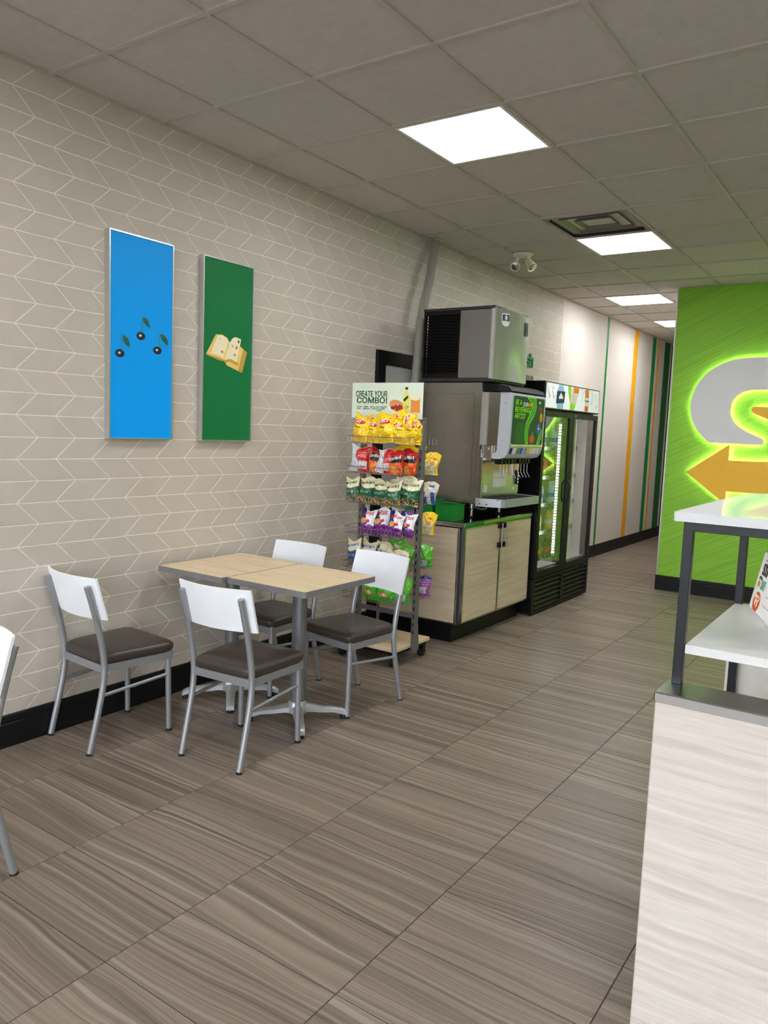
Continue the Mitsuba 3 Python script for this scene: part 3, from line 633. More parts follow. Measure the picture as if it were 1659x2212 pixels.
def p_green(u, v):
    c = fill(u, (66, 176, 40)); c = layer(c, blob(u, v, .5, .75, .6, .3, .8) * .5, (120, 210, 60)); c = layer(c, ((abs(u - .5) < .34) & (v > .53) & (v < .64) & (np.sin(v * 118) > -.1)) * .85, (232, 244, 222)); c = layer(c, blob(u, v, .5, .28, .34, .12, .2), (206, 150, 74))
    return layer(c, blob(u, v, .58, .30, .13, .07, .3), (240, 236, 220))
def p_greenback(u, v):
    c = fill(u, (74, 166, 48)); c = layer(c, ((abs(u - .45) < .28) & (v > .08) & (v < .36)) * .9, (196, 206, 206)); return layer(c, blob(u, v, .5, .7, .55, .3, 1.0) * .5, (128, 206, 60))
def p_creamblue(u, v):
    c = fill(u, (222, 214, 188)); c = layer(c, soft(abs(u - .75 + .5 * (v - .3)) - .16, .03) * (v < .55), (38, 84, 170)); return layer(c, ((abs(u - .5) < .2) & (v > .78) & (v < .86)) * 1.0, (60, 120, 190))
def p_lemon(u, v):
    c = fill(u, (246, 208, 30)); c = layer(c, soft(abs(u - .5) - .3, .04) * (v < .62), (206, 200, 186)); c = layer(c, blob(u, v, .5, .52, .22, .14, .15), (250, 226, 90)); c = layer(c, blob(u, v, .5, .52, .16, .10, .2), (222, 150, 50))
    return layer(c, ((abs(u - .5) < .2) & (v > .7) & (v < .78)) * .8, (190, 60, 30))
grn = p_script((226, 222, 182), (26, 92, 58), (196, 150, 84)); blu = p_script((232, 222, 184), (44, 88, 150), (186, 160, 110))
DES = {  # front painter, back painter, letterings (text, height, u0, v0, width, angle, ink)
 'yellow': (p_yellow, p_yellowback, [("Lay's", .022, .27, .675, .064, 6, 'mat_ink_white'), ('Classic', .009, .3, .50, .050, 0, 'mat_ink_brown')]),
 'red': (p_red, p_redback, [('Doritos', .022, .12, .57, .104, 9, 'mat_ink_white')]),
 'redback': (p_redback, p_red, []),
 'green': (grn, grn, [("Miss Vickie's", .017, .10, .69, .108, 8, 'mat_text_black')]),
 'blue': (blu, blu, [("Miss Vickie's", .017, .10, .69, .108, 8, 'mat_ink_blue')]),
 'ridged': (p_ridged, p_ridgedback, [('Ruffles', .023, .16, .70, .096, 9, 'mat_ink_red')]),
 'ridgedback': (p_ridgedback, p_ridged, []), 'lime': (p_green, p_greenback, []), 'limeback': (p_greenback, p_green, []),
 'lemon': (p_lemon, p_yellow, []), 'creamblue': (p_creamblue, blu, []), 'yellowback': (p_yellowback, p_yellow, [])}
CACHE = {}
def bag(des, seed, x, y, z, label, yaw=0, lean=8, roll=0, s=1.0, sz=1.0, flatlie=0):
    key = (des, seed)
    if key not in CACHE:
        f_, b_, tx = DES[des]; m, col = bag_mesh(seed, f_, b_)
        CACHE[key] = (mikit.ply(m, 'mat_bag', True, color=col), [mikit.ply(bag_text(t, h, u0, v0, w, seed, a), ink) for t, h, u0, v0, w, a, ink in tx])
    d, tx = CACHE[key]
    tw = T4().translate([x, y, z]).rotate([0, 0, 1], yaw).rotate([1, 0, 0], -lean).rotate([0, 1, 0], roll).scale([s, s, s * sz])
    k = thing('chip_bag', label, 'chip bag'); add(k, 'pouch', d, None, tw=tw)
    for t in tx: add(k, 'lettering', t, None, tw=tw)
Yb = 4.085
z1, z2, z3, z4, z5, z6 = [z + .004 for z in LEV]
bag('yellow', 1, .318, 4.06, z1, 'yellow chip bag at the left end of the top basket', -8, 6, 8, 1.1)
bag('yellow', 2, .418, 4.065, z1, 'smaller-looking yellow chip bag second from left in the top basket', 4, 8, 4, .94)
bag('yellow', 3, .528, 4.045, z1, 'large upright yellow chip bag in the middle of the top basket', 0, 6, -1, 1.12)
bag('yellow', 1, .618, 4.075, z1, 'yellow chip bag right of the middle one, turned sideways in the top basket', 24, 6, 2, .98)
bag('yellow', 2, .650, 4.10, z1, 'yellow chip bag leaning right, second from the right upright in the top basket', 30, 8, 10, 1.0)
bag('yellow', 3, .676, 4.130, z1, 'yellow chip bag leaning right against the upright in the top basket', 36, 8, 10, 1.0)
bag('yellow', 3, .490, 4.115, z1 + .128, 'yellow chip bag lying on top of the others, left of the pair', 0, 30, 64, .86)
bag('yellow', 1, .575, 4.110, z1 + .158, 'yellow chip bag lying on top of the others, right of the pair under the card', 0, 30, 99, .84)
bag('yellow', 2, .300, 4.14, z1, 'yellow chip bag behind the left end of the top basket', 10, 10, -6, .78)
bag('redback', 1, .325, 4.06, z2, 'red and silver chip bag showing its back at the left of the second basket', 18, 2, 5, 1.03)
bag('red', 1, .430, 4.08, z2, 'red chip bag facing front, left of centre in the second basket', -6, 8, 10, .98)
bag('redback', 2, .530, 4.055, z2, 'silver and red chip bag showing its back in the middle of the second basket', 16, 5, 9, .95)
bag('red', 2, .630, 4.04, z2, 'red chip bag at the front right of the second basket', -3, 10, -4, .90)
bag('red', 3, .672, 4.115, z2, 'taller red chip bag behind, next to the right upright in the second basket', -5, 6, 4, .96)
for i_, (x_, lb) in enumerate(((.285, 'green and cream chip bag at the left end of the third basket'), (.393, 'green and cream chip bag second from left in the third basket'), (.498, 'green and cream chip bag third from left in the third basket'), (.606, 'green and cream chip bag with its name in full view in the third basket'))):
    bag('green', 1 + i_ % 3, x_, 4.055, z3, lb, (-6, 3, 0, 2)[i_], (4, 8, 9, 9)[i_], (-3, 5, 2, -3)[i_], (.92, .98, .92, .88)[i_])
for i_, (x_, s_, lb) in enumerate(((.560, .9, 'green and cream chip bag peeking out behind the middle of the third basket'), (.640, 1.1, 'tall green and cream chip bag behind, second from the right upright in the third basket'), (.676, 1.0, 'green and cream chip bag against the right upright in the third basket'))):
    bag('green', 3 - i_, x_, 4.125 + .015 * (i_ == 0), z3, lb, (4, 24, 20)[i_], 6, (6, 8, 8)[i_], s_)
bag('ridged', 1, .395, 4.06, z4, 'purple, white and blue ridged chip bag at the left of the fourth basket', -4, 10, 7, .95)
bag('ridged', 2, .505, 4.085, z4, 'purple, white and blue ridged chip bag standing highest in the fourth basket', 2, 6, -2, 1.0)
bag('ridged', 3, .625, 4.045, z4, 'purple, white and blue ridged chip bag right of centre in the fourth basket', -4, 10, 7, .95)
bag('ridged', 1, .672, 4.105, z4, 'purple, white and blue ridged chip bag by the right upright in the fourth basket', 6, 6, 9, .92)
bag('ridgedback', 1, .610, 4.13, z4 + .105, 'striped purple chip bag lying on top in the fourth basket', 14, 40, 66, .76)
bag('ridged', 3, .590, 4.15, z4 + .02, 'dark blue chip bag behind the right side of the fourth basket', 8, 4, -10, .92)
bag('blue', 1, .325, 4.05, z5, 'cream and blue chip bag at the left end of the fifth basket', -14, 4, -6, 1.05)
for i_, (x_, y_, r_, lb) in enumerate(((.375, 4.10, 8, 'cream and blue chip bag behind the left one in the fifth basket'), (.440, 4.14, 20, 'cream chip bag leaning in the fifth basket, third from left'), (.500, 4.08, 22, 'cream and blue chip bag leaning right in the fifth basket above the white chair back'), (.570, 4.06, 24, 'cream and blue chip bag in the middle of the fifth basket'), (.655, 4.06, 12, 'cream and blue chip bag right of the middle in the fifth basket'), (.676, 4.095, -8, 'cream chip bag by the right upright in the fifth basket'))):
    bag('blue', 1 + i_ % 3, x_, y_, z5, lb, (-6, 4, 6, 0, 4, 14)[i_], 8, r_, (1.02, 1.04, .92, .86, .84, .82)[i_])
bag('green', 2, .530, 4.15, z5 + .012, 'green and cream chip bag lying at the back of the fifth basket', 6, 20, 30, .95)
bag('limeback', 1, .615, 4.16, z5 + .02, 'dark green chip bag at the back of the fifth basket', 10, 8, 24, .98)
bag('lime', 2, .470, 4.03, z6, 'bright green chip bag on the left in the bottom basket', -6, 8, 4, .98)
bag('lime', 3, .590, 4.02, z6, 'bright green chip bag below the white chair back in the bottom basket', 2, 8, 2, 1.02)
bag('limeback', 2, .690, 4.07, z6, 'bright green chip bag seen edge-on by the right upright in the bottom basket', 52, 4, 6, 1.0)
for des, zz, its in (('lemon', z2, ((.655, 4.30, 'yellow chip bag behind the rack upright in the second rear basket'), (.700, 4.335, 'yellow chip bag in the second rear basket, beside the steel drink machine'))),
                     ('creamblue', z3, ((.650, 4.30, 'cream and blue chip bag behind the upright in the third rear basket'), (.695, 4.335, 'cream and blue chip bag in the third rear basket by the green bin'))),
                     ('lemon', z4, ((.650, 4.295, 'yellow and grey chip bag behind the upright in the fourth rear basket'), (.695, 4.33, 'yellow and grey chip bag in the fourth rear basket, beside the wooden cabinet')))):
    for i_, (x_, y_, lb) in enumerate(its): bag(des, 1 + i_, x_, y_, zz, lb, 34 + 8 * i_, 3, 4 + 6 * i_, .86)
bag('limeback', 3, .695, 4.31, z5, 'green chip bag with a silver patch in the fifth rear basket', 28, 2, 3, .96)
bag('ridgedback', 2, .690, 4.325, z6, 'purple and white chip bag in the bottom rear basket', 30, 2, 3, .88)
for des, zz, xs, lb in (('yellowback', z2 + .02, (.60, .52), ('yellow and blue chip bag behind the red ones, nearer the right', 'yellow and blue chip bag behind the red ones, nearer the middle')), ('lemon', z4 + .01, (.42,), ('yellow chip bag glimpsed behind the ridged ones',)), ('limeback', z5 + .02, (.46,), ('green chip bag in the rear basket behind the cream ones',))):
    for i_, x_ in enumerate(xs): bag(des, 1 + i_, x_, 4.29, zz, lb[i_], 4, 4, 8 - 14 * i_, 1.0)

# ---------------------------------------------------------------- drink cabinet
CX, CY0, CY1, CT = 0.735, 4.785, 5.945, 0.878
k = thing('drink_cabinet', 'wood-fronted base cabinet with steel edges under the drink machine', 'cabinet')
add(k, 'carcass', cat(box(.03, CX - .02, CY0 + .006, CY1, .14, CT - .04)), 'mat_charcoal')
add(k, 'plinth', cat(cbox(.03, CX - .075, CY0 + .02, CY1 - .01, 0, .142, .003)), 'mat_black', label='black recessed plinth')
add(k, 'side_panel', cbox(.03, CX - .052, CY0, CY0 + .012, .148, CT - .04, .002), 'mat_oak_side', label='light wood side panel')
add(k, 'corner_trim', cat(cbox(CX - .052, CX - .036, CY0 - .002, CY0 + .016, .140, CT - .036, .002), cbox(.03, CX - .05, CY0 - .0015, CY0 + .008, .140, .150, .001)), 'mat_steel_bright', label='steel corner trim')
for y0, y1, hy in ((CY0 + .018, 5.362, 5.334), (5.368, CY1 - .006, 5.405)):
    d = add(k, 'door', cbox(CX - .020, CX - .001, y0 + .008, y1 - .008, .158, .835, .002), 'mat_oak', label='light wood door')
    fr = sg.box(y0, .150, y1, .843).difference(sg.box(y0 + .012, .162, y1 - .012, .831))
    add(d, 'door_trim', prism(fr, .022, 'yz', CX - .021), 'mat_steel_bright')
    h = add(d, 'handle', tube([(CX + .030, hy + .008, .652), (CX + .030, hy + .008, .838)], .0065, 14), 'mat_steel_bright', 40, label='upright bar handle')
    for z_ in (.800, .652): add(d, 'handle_mount', cbox(CX - .001, CX + .024, hy - .012, hy + .022, z_, z_ + .038, .002), 'mat_black')
top = thing('countertop', 'steel-edged worktop on the wooden drink cabinet', 'worktop')
add(top, 'slab', cbox(.02, CX + .004, CY0 - .008, CY1 + .01, CT - .032, CT, .003), 'mat_steel_bright')
add(top, 'surface', cbox(.03, CX - .012, CY0 + .006, CY1, CT - .001, CT + .0015, .0005), 'mat_black_gloss', label='black inset surface')
add(top, 'green_edge_tape', box(CX + .0042, CX + .0056, CY0 + .012, 5.08, CT - .030, CT - .002), 'mat_bin_green', label='green tape along the front edge')
def bin_(x, y, deg, L, W, Hh, label):
    t = .004; o = sg.box(-L / 2, -W / 2, L / 2, W / 2); i_ = o.buffer(-t, join_style=2)
    m = cat(prism(o.difference(i_), Hh, 'xy', 0), prism(o, t, 'xy', 0), prism(o.buffer(.004, join_style=2).difference(i_), .006, 'xy', Hh - .003))
    m.apply_transform(trimesh.transformations.rotation_matrix(math.radians(deg), [0, 0, 1])); m.apply_translation((x, y, CT + .002))
    single('storage_bin', label, 'bin', m, 'mat_bin_green')
bin_(.545, 4.905, 6, .155, .17, .112, 'green open plastic bin at the front corner of the worktop under the drink machine')
bin_(.330, 4.900, 4, .22, .18, .135, 'taller green open plastic bin behind, beside the snack rack')

# ---------------------------------------------------------------- drink dispenser
DX, DY0, DY1, DZ0, DZ1 = 0.738, 5.000, 5.690, 0.998, 1.880
k = thing('drink_dispenser', 'steel drink dispenser with a lit green sign and lever taps', 'drink dispenser')
add(k, 'body', cat(cbox(.17, DX - .03, DY0, DY1, DZ0, DZ1, .004), cbox(DX - .035, DX, DY0, DY0 + .035, DZ0, 1.34, .003)), 'mat_steel', label='brushed steel body')
add(k, 'front_column', cbox(DX - .032, DX + .002, DY0 + .004, DY0 + .034, DZ0 + .02, 1.318, .002), 'mat_steel_bright')
add(k, 'panel_seam', cat(box(.20, DX - .085, DY0 - .0008, DY0, 1.795, 1.7965), box(DX - .088, DX - .086, DY0 - .0008, DY0, 1.06, 1.795)), 'mat_charcoal')
for x, z in ((.30, 1.795), (.66, 1.795), (.60, 1.41), (.52, 1.33), (.58, 1.01)): add(k, 'screw', tube([(x, DY0 - .003, z), (x, DY0 + .001, z)], .005, 8), 'mat_steel_bright')
add(k, 'backsplash', box(DX - .03, DX - .026, DY0 + .034, DY1, DZ0 + .06, 1.40), 'mat_steel_front', label='steel backsplash')
add(k, 'paper_notice', box(DX - .026, DX - .0254, 5.243, 5.462, 1.115, 1.245), 'mat_paper', label='white paper notice')
add(k, 'notice_line', cat(box(DX - .0254, DX - .025, 5.25, 5.455, 1.182, 1.186)), 'mat_ink_orange')
add(k, 'label_plate', box(DX - .026, DX - .0254, 5.045, 5.145, 1.083, 1.133), 'mat_paper', label='small white sticker')
add(k, 'label_line', cat(*[box(DX - .0254, DX - .025, 5.055, 5.125, z, z + .003) for z in (1.118, 1.106, 1.095)]), 'mat_ink_grey')
add(k, 'round_sticker', prism(ell(5.60, 1.095, .024, .013), .0008, 'yz', DX - .026), 'mat_paper')
add(k, 'syrup_switch', cat(box(DX - .026, DX - .008, 5.625, 5.655, 1.125, 1.235)), 'mat_black', label='black switch strip')
add(k, 'switch_button', cat(*[box(DX - .008, DX - .0065, 5.632, 5.650, 1.135 + .024 * i_, 1.151 + .024 * i_) for i_ in range(4)]), 'mat_paper')
for x in (.23, .60):
    for y in (5.13, 5.60):
        l = lathe([(0, CT + .002), (.024, CT + .002), (.026, CT + .008), (.012, CT + .016), (.014, DZ0 - .05), (.018, DZ0 - .045), (.018, DZ0), (0, DZ0)], 18); l.apply_translation((x, y, 0))
        add(k, 'foot', l, 'mat_steel_bright', 30)
add(k, 'drain_tube', tube(spline([(.66, 5.06, .975), (.70, 5.13, .955), (.69, 5.22, .972), (.66, 5.38, .965)], 16), .006, 10), 'mat_steel_bright', 40)
# projecting head: a grey C-shaped shell
hx = DX - .03; HX = .92
prof = sg.Polygon([(hx, 1.335), (.845, 1.335), (.880, 1.345), (.905, 1.375), (.916, 1.42), (.924, 1.79), (.920, 1.805), (.905, 1.812), (hx, 1.812)])
cut = sg.Polygon([(hx - .01, 1.372), (.800, 1.372), (.816, 1.382), (.822, 1.40), (.832, 1.83), (hx - .01, 1.83)])
def shell(poly, y0, y1):
    m = trimesh.creation.extrude_polygon(poly, y1 - y0, engine='earcut'); v = m.vertices; m.vertices = np.c_[v[:, 0], y0 + v[:, 2], v[:, 1]]; m.invert(); return m
HY0, HY1 = 5.052, 5.645
hd = add(k, 'head', cat(shell(prof.difference(cut), HY0, HY0 + .012), shell(prof.difference(cut), HY1 - .012, HY1), shell(prof, HY0 + .012, HY1 - .012)), 'mat_housing_grey', 30, label='pale grey head')
add(hd, 'side_inlay', shell(cut.intersection(sg.box(hx, 1.36, .9, 1.812)), HY0 + .008, HY0 + .0125), 'mat_steel', label='brushed steel side panel')
add(hd, 'screw', cat(*[tube([(x, HY0 - .002, z), (x, HY0 + .001, z)], .004, 8) for x, z in ((.872, 1.735), (.862, 1.47))]), 'mat_steel_dull')
add(hd, 'key_lock', cat(cbox(DX - .01, DX + .052, HY0 - .022, HY0 + .004, 1.318, 1.432, .003), tube([(DX + .022, HY0 - .03, 1.402), (DX + .022, HY0 - .02, 1.402)], .012, 14)), 'mat_steel_bright', label='steel lock block')
# top cover of the head
cov = hullpts([(DX - .03, y, z) for y in (HY0 - .02, HY1 + .01) for z in (1.818, 1.878)] + [(.82, y, z) for y in (HY0 - .02, HY1 + .01) for z in (1.818, 1.872)] + [(.90, y, z) for y in (HY0 - .01, HY1) for z in (1.815, 1.848)] + [(.915, y, 1.822) for y in (HY0, HY1 - .01)])
add(hd, 'top_cover', cov, 'mat_black', label='black top cover')
# lit sign: front plane follows the shell
SLX = (.924 - .916) / (1.79 - 1.42)
def sx_at(z): return .916 + (z - 1.42) * SLX
def dsign(m, y, z, lv, name, ink, parent, **kw):
    u = np.array([0, 1, 0]); v = np.array([SLX, 0, 1.0]); return add(parent, name, put(m, (sx_at(z) + .0012 + .0006 * lv, y, z), u, v), ink, **kw)
Y1_, Y2_ = 5.075, 5.622
ds = dsign(flat(rrect(0, Y2_ - Y1_, 0, .345, .02), .0012), Y1_, 1.445, -1, 'lit_sign', 'mat_ink_darkgreen', hd, label='dark green illuminated sign')
D2 = lambda poly, lv, ink, name='sign_print': dsign(flat(sa.translate(poly, -Y1_, -1.445)), Y1_, 1.445, lv, name, ink, ds)
D2(sg.box(5.14, 1.455, 5.30, 1.60), 0, 'mat_ink_midgreen')
wave_o = [(5.31, 1.788), (5.45, 1.788), (5.47, 1.72), (5.44, 1.66), (5.37, 1.60), (5.345, 1.54), (5.36, 1.455), (5.325, 1.452), (5.305, 1.52), (5.315, 1.60), (5.36, 1.66), (5.40, 1.71), (5.37, 1.76)]
D2(sg.Polygon(wave_o).buffer(.006), 1, 'mat_ink_lime'); D2(sg.Polygon(wave_o).buffer(-.001), 2, 'mat_ink_glowgreen')
w2 = [(5.56, 1.58), (5.60, 1.55), (5.60, 1.50), (5.57, 1.455), (5.53, 1.452), (5.555, 1.51)]
D2(sg.Polygon(w2).buffer(.005), 1, 'mat_ink_lime'); D2(sg.Polygon(w2).buffer(-.002), 2, 'mat_ink_glowgreen')
for (a, b, ra, rb, c_) in ((5.427, 1.485, .046, .034, 'soupred'), (5.570, 1.648, .026, .036, 'orange'), (5.548, 1.71, .017, .018, 'red'), (5.53, 1.76, .012, .011, 'white')): D2(ell(a, b, ra, rb), 3, 'mat_ink_' + c_)
D2(ell(5.437, 1.525, .02, .012, 30), 3, 'mat_ink_leaflight')
D2(ell(5.54, 1.565, .040, .042), 3, 'mat_ink_blue'); D2(ell(5.537, 1.572, .016, .016), 4, 'mat_ink_white'); D2(ell(5.537, 1.577, .015, .008, 15), 5, 'mat_ink_red')
for s_, y_, z_, w_, ink in (('BE A', 5.105, 1.728, .105, 'lime'), ('BEVERAGE', 5.103, 1.678, .268, 'lime'), ('ARTIST', 5.102, 1.632, .188, 'lime'), ('SUB', 5.232, 1.722, .085, 'white'), ('WAY', 5.320, 1.722, .095, 'yellow')):
    dsign(text(s_, .036 if ink == 'lime' else .028, bold=True, width=w_), y_, z_, 4, 'lettering', 'mat_ink_' + ink, ds)
# flavour buttons on the curved lower face
btn = [('navy', 5.075), ('paper', 5.135), ('leaflight', 5.195), ('blue', 5.250), ('grey', 5.325), ('yellow', 5.385), ('paper', 5.435), ('paper', 5.490), ('paper', 5.545)]
for c_, y_ in btn:
    m = hullpts([(.914, y_, 1.418), (.914, y_ + .042, 1.418), (.902, y_, 1.376), (.902, y_ + .042, 1.376), (.9185, y_ + .003, 1.415), (.9185, y_ + .039, 1.415), (.9065, y_ + .003, 1.374), (.9065, y_ + .039, 1.374)])
    add(hd, 'flavour_button', m, 'mat_paper' if c_ == 'paper' else 'mat_ink_' + c_)
add(hd, 'sign_rail', cbox(.912, .922, HY0 + .004, HY1 - .004, 1.426, 1.440, .002), 'mat_steel_bright')
for i_, y_ in enumerate((5.10, 5.155, 5.21, 5.265, 5.32, 5.40, 5.455, 5.51, 5.565)):
    v_ = add(hd, 'valve', cat(cbox(.795, .850, y_ - .018, y_ + .018, 1.296, 1.337, .004)), 'mat_black')
    add(v_, 'lever', tube([(.835, y_, 1.31), (.833, y_ + .004, 1.232), (.850, y_ + .014, 1.196), (.852, y_ + .016, 1.19)], .0032, 8), 'mat_steel_bright', 40)
add(hd, 'ice_chute', tube([(.835, 5.285, 1.335), (.836, 5.292, 1.245), (.842, 5.298, 1.215)], [.012, .010, .007], 10), 'mat_white_plastic', 40, label='white ice chute')
# drip tray
tp = sg.Polygon([(DX - .04, 4.998), (.745, 4.998), (.884, 5.040), (.904, 5.062), (.908, 5.09), (.908, 5.660), (DX - .04, 5.690)])
tr = add(k, 'drip_tray', prism(tp.difference(tp.buffer(-.008)), .060, 'xy', .985), 'mat_tray_grey', 30, label='steel drip tray')
add(tr, 'tray_floor', prism(tp.buffer(-.007), .004, 'xy', .990), 'mat_tray_grey')
add(tr, 'grille', cat(*[box(DX - .02, .872, y, y + .006, 1.036, 1.040) for y in np.arange(5.03, 5.68, .018)], box(DX, DX + .004, 5.03, 5.68, 1.032, 1.037), box(.86, .864, 5.1, 5.68, 1.032, 1.037)), 'mat_charcoal', label='dark slatted grille')
add(tr, 'screw', cat(*[tube([(x, 4.996, 1.006), (x, 4.999, 1.006)], .005, 8) for x in (.735, .79)]), 'mat_black')

# ---------------------------------------------------------------- ice machine on the dispenser
IX0, IX1, IY0, IY1, IZ0, IZ1 = .215, .800, 4.962, 5.522, 1.8805, 2.408
k = thing('ice_machine', 'steel and black ice machine with a louvred side standing on the drink dispenser', 'ice machine')
add(k, 'chassis', cat(box(IX0 + .02, IX1 - .02, IY0 + .03, IY1 - .004, IZ0 + .006, IZ1 - .006)), 'mat_black')
add(k, 'top_cap', cbox(IX0 - .004, IX1 - .004, IY0 - .004, IY1 + .004, IZ1 - .020, IZ1, .003), 'mat_charcoal', label='dark grey top cap')
add(k, 'bottom_rail', cbox(IX0, IX1 - .006, IY0, IY1, IZ0, IZ0 + .026, .003), 'mat_charcoal', label='dark grey base rail')
add(k, 'side_panel', cbox(.522, IX1 - .012, IY0 + .001, IY0 + .012, IZ0 + .026, IZ1 - .022, .002), 'mat_steel_dull', label='plain grey side panel')
add(k, 'louvre_frame', cat(box(IX0, IX0 + .012, IY0 + .002, IY0 + .03, IZ0 + .026, IZ1 - .02), box(IX0, .522, IY0 + .002, IY0 + .03, IZ1 - .048, IZ1 - .02), box(IX0, .522, IY0 + .002, IY0 + .03, IZ0 + .026, IZ0 + .052), box(.515, .522, IY0 + .002, IY0 + .03, IZ0 + .026, IZ1 - .02)), 'mat_black')
for i_ in range(19):
    z = IZ0 + .058 + i_ * .0218; n = 14; V = []
    for j in range(n + 1):
        t = j / n; x = IX0 + .010 + t * (.517 - IX0 - .010); zz = z + .016 * math.sin(math.pi * (t * .95 + .02)) * (.5 + abs(i_ - 9) * .04); yo = -.008 * math.sin(math.pi * t)
        V += [(x, IY0 + .004 + yo, zz), (x, IY0 + .020 + yo, zz + .010), (x, IY0 + .020 + yo, zz + .013), (x, IY0 + .003 + yo, zz + .004)]
    Fq = []
    for j in range(n):
        for q in range(4):
            a, b = j * 4 + q, j * 4 + (q + 1) % 4; Fq += [(a, b, b + 4), (a, b + 4, a + 4)]
    m = trimesh.Trimesh(V, Fq, process=False); m.fix_normals(); add(k, 'louvre', m, 'mat_black')
# bowed steel front door
n = 18; V = []
for z in (IZ0 + .018, IZ1 - .012):
    for o in (0, .022):
        for j in range(n + 1):
            t = j / n; V.append((IX1 - .018 + o + (.022 * math.sin(math.pi * t) + .0) * (1 if o else .6), IY0 + .002 + t * (IY1 - IY0 - .004), z))
N = n + 1; Fq = []
for j in range(n):
    a = j
    Fq += [(N + a, N + a + 1, 3 * N + a + 1), (N + a, 3 * N + a + 1, 3 * N + a), (a, 2 * N + a + 1, a + 1), (a, 2 * N + a, 2 * N + a + 1), (2 * N + a, 3 * N + a + 1, 2 * N + a + 1), (2 * N + a, 3 * N + a, 3 * N + a + 1), (a, a + 1, N + a + 1), (a, N + a + 1, N + a)]
Fq += [(0, N, 3 * N), (0, 3 * N, 2 * N), (n, 2 * N + n, 3 * N + n), (n, 3 * N + n, N + n)]
fd = trimesh.Trimesh(V, Fq, process=False); fd.fix_normals()
door = add(k, 'front_door', fd, 'mat_steel_front', 30, label='bowed brushed steel front')
add(door, 'door_edge', cat(cbox(IX1 - .030, IX1 - .010, IY0 - .001, IY0 + .006, IZ0 + .02, IZ1 - .014, .002)), 'mat_aluminium')
def fx(y): return IX1 + .004 + .022 * math.sin(math.pi * (y - IY0) / (IY1 - IY0))
def onfront(poly, o, d=.002): m = prism(poly, d, 'yz', 0.0); v = m.vertices; v[:, 0] += o + np.array([fx(y) for y in v[:, 1]]); m.vertices = v; return m
sh = sg.Polygon([(5.037, 2.362), (5.137, 2.370), (5.140, 2.300), (5.120, 2.282), (5.090, 2.274), (5.060, 2.280), (5.040, 2.292)])
bdg = add(door, 'badge', onfront(sh, .0005), 'mat_paper', label='white and navy shield badge')
add(bdg, 'badge_field', onfront(sg.Polygon([(5.044, 2.355), (5.131, 2.362), (5.132, 2.318), (5.044, 2.312)]), .0026), 'mat_ink_navy')
add(bdg, 'badge_emblem', onfront(so.unary_union([sa.rotate(sg.box(5.084, 2.315, 5.092, 2.358), a, origin=(5.088, 2.3365)) for a in (0, 60, 120)]), .0048, .0008), 'mat_paper')
hp = add(door, 'pull_handle', onfront(rrect(5.412, 5.486, 2.252, 2.348, .012), .0005, .006), 'mat_charcoal', 30, label='dark moulded pull')
add(hp, 'pull_recess', onfront(rrect(5.421, 5.477, 2.268, 2.342, .010), .0066, .001), 'mat_black')

# insulated pipe between the wall and the machines
P_ = spline([(.055, 5.34, H), (.07, 5.29, 2.88), (.10, 5.19, 2.64), (.10, 5.118, 2.42), (.10, 5.09, 2.25), (.10, 5.072, 2.02), (.10, 5.05, 1.86), (.10, 4.965, 1.6)], 44)
pp = thing('insulated_pipe', 'grey wrapped pipe leaning along the wall from the ceiling down behind the ice machine', 'pipe')
wob = .034 + .0016 * np.sin(np.arange(44) * 1.3)
add(pp, 'wrap', tube(P_, wob, 18), 'mat_insulation', 60)
add(pp, 'collar', cbox(.020, .094, 5.302, 5.378, H - .010, H - .004, .002), 'mat_white_plastic', label='white collar at the ceiling')

# ---------------------------------------------------------------- glass door cooler
FX, FY0, FY1, FZ = 0.77, 5.975, 7.285, 1.962
k = thing('drink_cooler', 'black two-door glass drink cooler with a lit picture header', 'refrigerator')
add(k, 'cabinet_shell', cat(box(.03, FX - .05, FY0, FY0 + .045, .10, FZ), box(.03, FX - .05, FY1 - .045, FY1, .10, FZ), box(.03, FX - .05, FY0, FY1, 1.72, FZ), box(.03, FX - .05, FY0, FY1, .10, .375), box(.03, .07, FY0, FY1, .10, FZ), box(.05, FX - .03, FY0 + .02, FY1 - .02, .02, .12)), 'mat_black', label='black cabinet shell')
add(k, 'liner', cat(box(.07, .08, FY0 + .045, FY1 - .045, .375, 1.72), box(.07, .69, FY0 + .045, FY0 + .052, .375, 1.72), box(.07, .69, FY1 - .052, FY1 - .045, .375, 1.72), box(.07, FX - .055, FY0 + .045, FY1 - .045, .375, .383), box(.07, FX - .055, FY0 + .045, FY1 - .045, 1.712, 1.72)), 'mat_white_plastic', label='white interior')
add(k, 'side_gasket', box(.69, FX - .046, FY1 - .054, FY1 - .045, .383, 1.712), 'mat_charcoal')
add(k, 'side_gasket', box(.69, FX - .046, FY0 + .045, FY0 + .054, .383, 1.712), 'mat_charcoal')
hdr = add(k, 'header', cat(cbox(FX - .055, FX, FY0 - .004, FY1 + .004, 1.735, FZ, .003)), 'mat_black')
emit = trimesh.Trimesh([(FX + .001, FY0 + .028, 1.748), (FX + .001, FY1 - .008, 1.748), (FX + .001, FY1 - .008, 1.952), (FX + .001, FY0 + .028, 1.952)], [(0, 1, 2), (0, 2, 3)], process=False)
add(hdr, 'lit_panel', emit, 'mat_paper', label='pale backlit picture panel', emitter={'type': 'area', 'radiance': {'type': 'rgb', 'value': [.11, .12, .14]}})
rg = np.random.default_rng(4)
hp_ = lambda poly, lv, ink, name='header_print': add(hdr, name, prism(poly, .0006, 'yz', FX + .0015 + .0008 * lv), 'mat_ink_' + ink)
